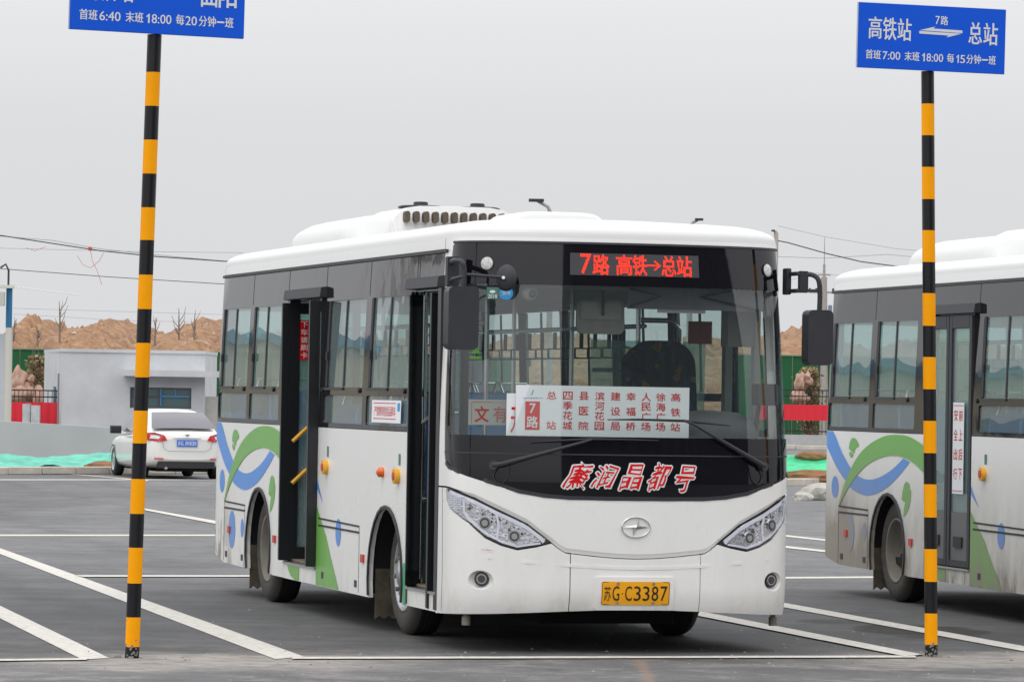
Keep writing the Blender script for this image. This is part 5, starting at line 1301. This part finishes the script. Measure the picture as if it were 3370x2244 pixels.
# green hoarding
HD = mat('green_hoarding_net', (.012, .105, .035), .9, noise=.12, nscale=.5)
def hoarding(name, label, xa, xb, y, h):
    e = empty(name, (0, 0, 0)); tag(e, label, 'hoarding'); n = int((xb-xa)/2.5); me = MB().box((.006, 0, 0), (2.494, .05, h)).mesh('hoarding_panel', HD)
    for i in range(n):
        o = link('hoarding_panel', me, e); o.location = (xa+i*2.5, y+(i % 2)*.02, 0)
    MB().box((xa, y-.03, h-.05), (xb, y, h)).build('top_rail', mat('hoarding_rail', (.25, .27, .2), .8), e)
hoarding('green_hoarding', 'dark green hoarding behind the guard house', -90, 2, 150., 3.0)
hoarding('green_hoarding', 'dark green hoarding seen between the buses', 7.5, 25, 150., 3.22)
# earth mounds: real relief
def moundmat():
    m = mat('excavated_earth', (.30, .17, .08), .95); t = m.node_tree; b = t.nodes['Principled BSDF']; Nn = t.nodes.new; L = t.links.new
    tc = Nn('ShaderNodeTexCoord'); n = Nn('ShaderNodeTexNoise'); n.inputs['Scale'].default_value = 1.6; n.inputs['Detail'].default_value = 10; n.inputs['Roughness'].default_value = .8
    L(tc.outputs['Object'], n.inputs['Vector']); r = Nn('ShaderNodeValToRGB'); r.color_ramp.elements[0].position = .34; r.color_ramp.elements[0].color = (.14, .075, .045, 1)
    r.color_ramp.elements[1].position = .70; r.color_ramp.elements[1].color = (.52, .38, .24, 1); e = r.color_ramp.elements.new(.5); e.color = (.29, .155, .08, 1); e = r.color_ramp.elements.new(.58); e.color = (.38, .225, .12, 1)
    L(n.outputs['Fac'], r.inputs[0]); L(r.outputs[0], b.inputs['Base Color']); return m
EM = moundmat()
def mounds(name, label, xa, xb, y0, y1, peaks, seed):
    rr = random.Random(seed); nx = int((xb-xa)/.17); ny = 26; vs = []
    from mathutils import noise as mn
    for j in range(ny+1):
        for i in range(nx+1):
            x = xa+(xb-xa)*i/nx; y = y0+(y1-y0)*j/ny
            h = 3.0
            for (px, ph, pw) in peaks: h = max(h, 3.0+ph*math.exp(-((x-px)/pw)**2)) if ph > 0 else h
            t = min(1, j/ny*1.45); prof = math.sin(t*math.pi/2)**.8
            nz = mn.fractal(Vector((x*.55, y*.30, seed)), .6, 2.1, 6)*.36+mn.fractal(Vector((x*2.3, y*1.1, seed+4)), .25, 2.2, 5)*.15+abs(mn.noise(Vector((x*4.1, y*2.2, seed+9))))*.22
            vs.append((x, y, max(0, h*prof+nz*prof)))
    mb = MB(); mb.add(vs, [(j*(nx+1)+i, j*(nx+1)+i+1, (j+1)*(nx+1)+i+1, (j+1)*(nx+1)+i) for j in range(ny) for i in range(nx)], 0, True)
    o = mb.build(name, EM, fix=False); tag(o, label, kind='structure')
    cl = MB()
    for k in range(1500):
        i = rr.randrange(nx); j = rr.randrange(5, ny-6); p = Vector(vs[j*(nx+1)+i]); r_ = rr.uniform(.03, .11)*(1 if rr.random() < .9 else 1.8)
        q = [Vector((rr.uniform(.6, 1)*a, rr.uniform(.6, 1)*b_, rr.uniform(.5, .9)*c_))*r_ for a, b_, c_ in ((1, 0, 0), (0, 1, 0), (-1, 0, 0), (0, -1, 0), (.1, 0, 1))]
        cl.add([tuple(p+u) for u in q], [(0, 1, 4), (1, 2, 4), (2, 3, 4), (3, 0, 4)], rr.choice((0, 0, 0, 1)))
    c_ = cl.build('clods', [EM, mat('pale_clods', (.5, .42, .33), .9)], fix=False); tag(c_, 'clods and stones lying on the earth heaps', 'clods', kind='stuff'); return o
mounds('earth_mound', 'long heaps of orange brown earth above the hoarding', -52, 42, 156, 192, [(-40, 1.4, 5), (-20.4, 1.35, 1.3), (-17.0, 1.35, 2.4), (-13.3, 1.4, 1.9), (-18.6, 1.0, 1.2), (-26, 1.2, 3), (-8, 1.0, 5), (2, 1.1, 4), (9, 1.1, 4), (12.5, 1.6, 2.6), (19, 1.2, 4), (30, 1.3, 5)], 3)
st = MB(); rr = random.Random(12)
for k in range(0):
    x = rr.uniform(-26, 16); y = rr.uniform(168, 184); r_ = rr.uniform(.03, .10)
    z = 2.2+(y-168)/16*1.2
    st.box((x-r_, y-r_, z), (x+r_*1.3, y+r_, z+r_*.9))
# bare saplings on the mounds
BK = mat('bare_bark', (.22, .18, .15), .9, noise=.2)
def sapling(x, y, z, h, seed, label):
    rr = random.Random(seed); e = empty('bare_sapling', (x, y, z)); tag(e, label, 'tree', 'bare saplings on the earth mounds')
    MB().tube([(0, 0, -1), (rr.uniform(-.05, .05), 0, h*.6), (rr.uniform(-.1, .1), 0, h)], [.05, .035, .012], 6).build('trunk', BK, e)
    mb = MB()
    for k in range(7):
        z0 = h*rr.uniform(.3, .85); a = rr.uniform(-1, 1); l = rr.uniform(.3, .6)*h*.6
        mb.tube([(0, 0, z0), (a*l*.4, rr.uniform(-.2, .2), z0+l*.5), (a*l*.6, rr.uniform(-.3, .3), z0+l)], [.02, .014, .006], 5)
    mb.build('branches', BK, e)
for k, (x, y, z, h, lb) in enumerate(((-18.25, 170, 3.2, 1.9, 'tall bare sapling on the left mound above the guard house'), (-19.1, 170, 3.1, 1.0, 'thin bare twig on the mound above the netted shrub'), (-13.4, 170, 3.2, 1.7, 'forked bare sapling on the mound beside the bus tail'), (-14.4, 170, 3.2, 1.3, 'short bare sapling right of the left striped post'), (-12.9, 171, 3.2, 1.5, 'leaning bare sapling nearest the bus tail'), (-20.1, 170, 3.2, 1.1, 'stubby bare sapling at the left end of the mound'))):
    sapling(x, y, z, h, 30+k, lb)
# shrub, rocks, railing with red banner
LEAF = mat('dry_olive_leaves', (.30, .24, .12), .9, noise=.3, nscale=2); LEAF2 = mat('dry_brown_leaves', (.33, .22, .14), .9)
def shrub(x, y, h, w_, seed, label):
    rr = random.Random(seed); e = empty('dry_shrub', (x, y, 0)); tag(e, label, 'shrub')
    mb = MB()
    for k in range(14):
        a = rr.uniform(-1, 1); b = rr.uniform(-.6, .6); mb.tube([(0, 0, 0), (a*w_*.4, b*w_*.4, h*.45), (a*w_*.7, b*w_*.6, h*rr.uniform(.75, 1.15))], [.03, .02, .006], 5)
    mb.build('stems', BK, e)
    mb = MB()
    for k in range(1700):
        t = rr.random()**.8; a = rr.gauss(0, .38)*w_*(.5+.6*math.sin(t*2.6)); b = rr.gauss(0, .3)*w_; z = h*(.08+.9*t); s_ = rr.uniform(.035, .09)
        u = Vector((rr.uniform(-1, 1), rr.uniform(-1, 1), rr.uniform(-1, 1))).normalized()*s_; v = Vector((rr.uniform(-1, 1), rr.uniform(-1, 1), rr.uniform(-1, 1))).normalized()*s_; c = Vector((a, b, z))
        mb.add([c-u, c+v, c+u, c-v], [(0, 1, 2, 3)], rr.choice((0, 0, 1)))
    mb.build('foliage', [LEAF, LEAF2], e, fix=False)
shrub(-15.58, 138.8, 2.70, .42, 3, 'dry brown shrub between the white building and guard house')
shrub(10.05, 142, 2.75, .45, 4, 'dry olive shrub behind the red banner between the buses')
RK = mat('pink_boulder', (.46, .29, .22), .9, noise=.22, nscale=2.5)
def rock(x, y, z, sx_, sz_, seed, label):
    bm = bmesh.new(); bmesh.ops.create_icosphere(bm, subdivisions=3, radius=1); rr = random.Random(seed)
    from mathutils import noise as mn
    for v in bm.verts:
        n = mn.fractal(v.co*1.3+Vector((seed, 0, 0)), .8, 2, 4); v.co = Vector((v.co.x*sx_, v.co.y*.3, v.co.z*sz_))*(1+.45*n)
    me = bpy.data.meshes.new('boulder'); bm.to_mesh(me); bm.free(); me.materials.append(RK)
    for p in me.polygons: p.use_smooth = True
    o = link('boulder', me); o.location = (x, y, z); tag(o, label, 'boulder')
rock(-16.22, 138.5, 1.80, .28, .42, 1, 'pink boulder against the white building, left of the netted gap')
rock(-16.2, 138.3, 1.40, .34, .30, 2, 'wide pink boulder low beside the white building')
rock(-15.86, 138.6, 1.45, .24, .36, 3, 'pink boulder in the middle of the gap left of the guard house')
rock(-15.80, 138.7, 1.88, .14, .16, 4, 'small pink boulder on top, left of the guard house')
rock(-15.52, 138.4, 1.30, .18, .34, 8, 'pink boulder next to the guard house corner')
rock(9.64, 141, 2.20, .16, .30, 5, 'upright pink boulder above the red banner between the buses')
rock(9.62, 141, 1.72, .30, .22, 6, 'broad pink boulder behind the banner rail between the buses')
rock(9.92, 141.4, 2.30, .18, .22, 7, 'pink boulder beside the olive shrub between the buses')
for (x, y, xb, lb, z0, z1, zr_) in ((-16.6, 131, -14.0, 'black railing left of the guard house', 0, 1.54, 1.62), (8.0, 140.0, 18.5, 'black railing on the low wall between the buses', .46, 1.96, 1.62)):
    e = empty('railing', (0, 0, 0)); tag(e, lb, 'railing'); mb = MB(); n = int((xb-x)/.13)
    for i in range(n+1): mb.box((x+i*.13-.010, y-.01, z0), (x+i*.13+.010, y+.01, z1))
    q = mb.build('railing_bars', M['rubber'], e); q['kind'] = 'stuff'
    mb = MB(); mb.box((x, y-.02, z1-.04), (xb, y+.02, z1)); mb.box((x, y-.02, z1-.24), (xb, y+.02, z1-.20)); mb.box((x, y-.02, z0+.1), (xb, y+.02, z0+.14)); mb.build('rail', M['rubber'], e)
    for i in range(int((xb-x)/2.6)+1): MB().box((x+i*2.6-.04, y-.03, z0), (x+i*2.6+.04, y+.03, z1+.03)).build('railing_post', M['plastic'], e)
def banner(x, xb, y, z0, z1, lb):
    n = int((xb-x)/.04); mb = MB(); vs = []
    for i in range(n+1):
        xx = x+(xb-x)*i/n; yy = y-.04*abs(math.sin((xx-x)/.26*math.pi)); vs += [(xx, yy, z0), (xx, yy, z1)]
    mb.add(vs, [(2*i, 2*i+2, 2*i+3, 2*i+1) for i in range(n)], 0, True); o = mb.build('red_banner', mat('red_banner_cloth', (.72, .02, .04), .7), fix=False); tag(o, lb, 'banner')
banner(-16.9, -14.0, 130.9, .35, 1.15, 'red cloth banner on the railing left of the guard house')
banner(8.05, 18.4, 139.9, .94, 1.46, 'red cloth banner on the railing between the buses')
o = MB().box((6, 139.8, 0), (19, 140.3, .46)).build('low_wall', mat('low_wall_grey', (.45, .45, .44), .8, noise=.1)); tag(o, 'low grey wall under the railing between the buses', 'wall')
mb = MB(); mb.rbox((-15.05, 129.8, .35), (-14.80, 130.1, 1.10), .1); mb.rbox((-14.80, 129.85, .45), (-14.50, 130.05, 1.06), .08); o = mb.build('wrapped_bundle', mat('pale_plastic_wrap', (.5, .52, .52), .5, noise=.2, nscale=4), bevel=.05, smooth=True); tag(o, 'pale plastic wrapped bundle in front of the red banner', 'bundle')
# white rubble on the lot
for k, (x, y, r_, lb) in enumerate(((5.05, 68.4, .26, 'larger pale lump of rubble by the second bus tail'), (4.72, 67.9, .13, 'small pale lump of rubble left of the larger one'), (5.3, 68.6, .2, 'pale lump of rubble touching the second bus tail'))):
    bm = bmesh.new(); bmesh.ops.create_icosphere(bm, subdivisions=2, radius=1); rr = random.Random(k)
    for v in bm.verts: v.co = Vector((v.co.x*r_*1.3, v.co.y*r_, v.co.z*r_*.7))*(1+rr.uniform(-.18, .18))
    me = bpy.data.meshes.new('rubble'); bm.to_mesh(me); bm.free(); me.materials.append(mat('pale_rubble', (.45, .43, .39), .9, noise=.3, nscale=5)); o = link('rubble', me); o.location = (x, y, r_*.4); tag(o, lb, 'rubble')
# utility pole and street lamps, cables
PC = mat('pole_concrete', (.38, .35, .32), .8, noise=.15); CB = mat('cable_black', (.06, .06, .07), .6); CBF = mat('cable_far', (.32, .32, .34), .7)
e = empty('utility_pole', (11.15, 150, 0)); tag(e, 'concrete utility pole with cross arms between the buses', 'utility pole')
MB().tube([(0, 0, 0), (-.08, 0, 6.0)], [.17, .11], 10).build('pole', PC, e)
mb = MB(); mb.box((-.62, -.05, 5.42), (.50, .05, 5.49)); mb.tube([(-.08, 0, 6.0), (-.08, 0, 6.45)], .05, 6); mb.tube([(-.08, 0, 6.4), (-.08, 0, 7.4)], [.02, .01], 5); mb.box((-.3, -.04, 6.05), (.16, .04, 6.1)); mb.build('cross_arm', PC, e)
mb = MB()
for x in (-.58, -.35, .25, .46): mb.tube([(x, 0, 5.49), (x, 0, 5.60)], .04, 6)
mb.build('insulators', M['plastic'], e)
mb = MB(); mb.tube([(.15, -.05, 4.2), (.15, -.05, 5.0)], .07, 8); mb.tube([(.02, -.1, 3.9), (.2, -.1, 4.3), (.1, -.1, 4.8)], .03, 6); mb.build('cable_splice', mat('splice_blue_grey', (.2, .25, .35), .6), e)
def cable(name, label, P, r_, m, sag=0):
    pts = []
    for i in range(len(P)-1):
        for k in range(12):
            t = k/12; a = Vector(P[i]).lerp(Vector(P[i+1]), t); a.z -= sag*4*t*(1-t); pts.append(a)
    pts.append(Vector(P[-1])); o = MB().tube(pts, r_, 5).build(name, m); tag(o, label, 'cable')
cable('cable', 'thick dark cable crossing the sky on the left', [(-15.38, 120.0, 6.05), (-14.63, 120.0, 5.92), (-13.39, 120.0, 5.75), (-11.77, 120.0, 5.53), (-10.16, 120.0, 5.39), (-8.24, 120.0, 5.29), (-6.69, 120.0, 5.26)], 0.0165, CB)
cable('cable', 'thin cable twisted with the thick one on the left', [(-15.63, 122.0, 6.05), (-14.87, 122.0, 5.97), (-13.36, 122.0, 5.87), (-11.97, 122.0, 5.65), (-9.83, 122.0, 5.46), (-8.38, 122.0, 5.36)], 0.009, CBF)
cable('cable', 'thin black cable below the thick one on the left', [(-15.36, 120.0, 5.06), (-14.61, 120.0, 4.97), (-11.51, 120.0, 4.79), (-8.23, 120.0, 4.64), (-6.68, 120.0, 4.58)], 0.0105, CB)
cable('cable', 'faint upper cable in the left sky', [(-19.21, 150.0, 6.58), (-18.28, 150.0, 6.54), (-13.63, 150.0, 6.50), (-9.61, 150.0, 6.52)], 0.0075, CBF)
cable('cable', 'faint low cable above the left mound', [(-20.15, 170.0, 4.78), (-15.41, 170.0, 4.72), (-11.81, 170.0, 4.67), (-10.15, 170.0, 4.65)], 0.00675, CBF)
cable('cable', 'faint lowest cable above the left mound', [(-20.14, 170.0, 4.55), (-15.40, 170.0, 4.35), (-11.81, 170.0, 4.36), (-10.14, 170.0, 4.35)], 0.006, CBF)
cable('cable', 'thick dark cable right of the first bus', [(5.88, 110.0, 5.95), (7.17, 110.0, 5.71), (8.16, 110.0, 5.45), (9.07, 110.0, 5.25), (9.76, 110.0, 5.17), (11.01, 110.0, 5.05)], 0.015, CB)
cable('cable', 'thin cable at the utility pole top', [(9.28, 150.0, 6.70), (11.09, 150.0, 6.67), (13.30, 150.0, 6.84), (15.78, 150.0, 6.65)], 0.009, CBF)
cable('cable', 'upper faint cable at the utility pole', [(9.41, 150.0, 7.79), (11.08, 150.0, 7.43), (13.61, 150.0, 7.05), (15.78, 150.0, 6.90)], 0.0075, CBF)
cable('cable', 'faint cable below the cross arm', [(9.80, 150.0, 5.86), (10.83, 150.0, 6.14), (12.54, 150.0, 5.98), (14.87, 150.0, 5.09)], 0.00675, CBF)
STR = mat('faded_red_ribbon', (.72, .32, .28), .7)
for P_, lb in (([(-12.05, 120.0, 5.58), (-11.99, 120.0, 5.24), (-11.86, 120.0, 4.99), (-11.70, 120.0, 4.56)], 'long faded red streamer hanging down from the ribbon knot'), ([(-12.42, 120.0, 5.38), (-12.26, 120.0, 5.13), (-12.04, 120.0, 5.04), (-11.79, 120.0, 5.24), (-11.67, 120.0, 5.47)], 'looped faded red streamer under the ribbon knot'), ([(-13.88, 120.0, 5.58), (-13.63, 120.0, 5.50), (-13.32, 120.0, 5.62)], 'short faded red streamer on the cable at the far left')):
    o = MB().tube(P_, .009, 4).build('red_streamer', STR); tag(o, lb, 'streamer')
o = MB().box((-12.10, 119.9, 5.53), (-12.01, 120.1, 5.62)).build('ribbon_knot', mat('ribbon_red', (.5, .08, .05), .7)); tag(o, 'small red knot of ribbon on the left cable', 'ribbon')

def streetlamp(x, y, z, sg, label, s_=1.):
    e = empty('street_lamp', (x, y, 0)); tag(e, label, 'street lamp')
    MB().tube([(0, 0, 0), (0, 0, z-.5*s_), (-sg*.12*s_, 0, z-.22*s_), (-sg*.55*s_, 0, z)], [.08, .06, .04, .03], 8).build('pole', PC, e)
    MB().rbox((-sg*.55*s_-.28*s_, -.1, z-.03), (-sg*.55*s_+.28*s_, .1, z+.06*s_), .09*s_, axis=2).build('lamp_head', M['plastic'], e, bevel=.02)

streetlamp(.88, 100, 6.24, 1, 'distant street lamp head showing above the first bus roof hatch', .65)
streetlamp(4.2, 100, 5.86, -1, 'distant street lamp head above the right part of the bus roof', .35)
streetlamp(6.85, 110, 6.03, 1, 'tiny far street lamp at the roof corner of the first bus', .15)

# service poles standing left of the picture; the bus windows mirror them
def service_pole(x, y, h, label):
    e = empty('utility_pole', (x, y, 0)); tag(e, label, 'utility pole')
    MB().tube([(0, 0, 0), (0, 0, h)], [.2, .13], 10).build('pole', PC, e)
    mb = MB(); mb.box((-.9, -.06, h-.6), (.9, .06, h-.5)); mb.build('cross_arm', PC, e)
    mb = MB(); mb.tube([(-.3, 0, h-2.4), (-.3, 0, h-1.3)], .2, 10); mb.build('transformer', M['plastic'], e)
service_pole(-24, 66, 9, 'concrete service pole with transformer outside the left edge of the picture')
service_pole(-33, 88, 9, 'second concrete service pole further off outside the left edge')
service_pole(-19, 62, 7, 'short service pole nearest the bus, outside the left edge')

# places the bus glass mirrors: a pale depot to the left and a dark block added behind the camera to darken the windscreen surround
def block(name, label, x0, x1, y0, y1, h, rows, c1, roofc, wh, step):
    e = empty(name, (0, 0, 0)); tag(e, label, 'building')
    MB().box((x0, y0, 0), (x1, y1, h)).build('wall', mat(name+'_render', c1, .8, noise=.06, nscale=.5), e)
    MB().box((x0-.4, y0-.4, h), (x1+.4, y1+.4, h+.5)).build('roof', mat(name+'_roof', roofc, .7), e)
    gm = mat(name+'_glass', (.03, .04, .05), .05)
    ya = y0-.06 if y0 > 0 else y1+.06; me = MB().box((0, -.05, 0), (step*.55, .05, wh)).mesh('window', gm)
    for r_ in range(rows):
        for k in range(int((x1-x0)/step)-0):
            o = link('window', me, e); o.location = (x0+.4+k*step, ya, 1.2+r_*(h-1)/rows)
block('depot_building', 'long pale depot outside the left edge of the picture', -125, -56, 140, 155, 5.2, 1, (.50, .46, .36), (.10, .22, .34), 1.6, 6)
block('added_dark_block', 'dark block added behind the camera for the bus front to mirror', 20, 150, -48, -34, 32, 6, (.10, .10, .11), (.12, .12, .13), 2.2, 4.5)
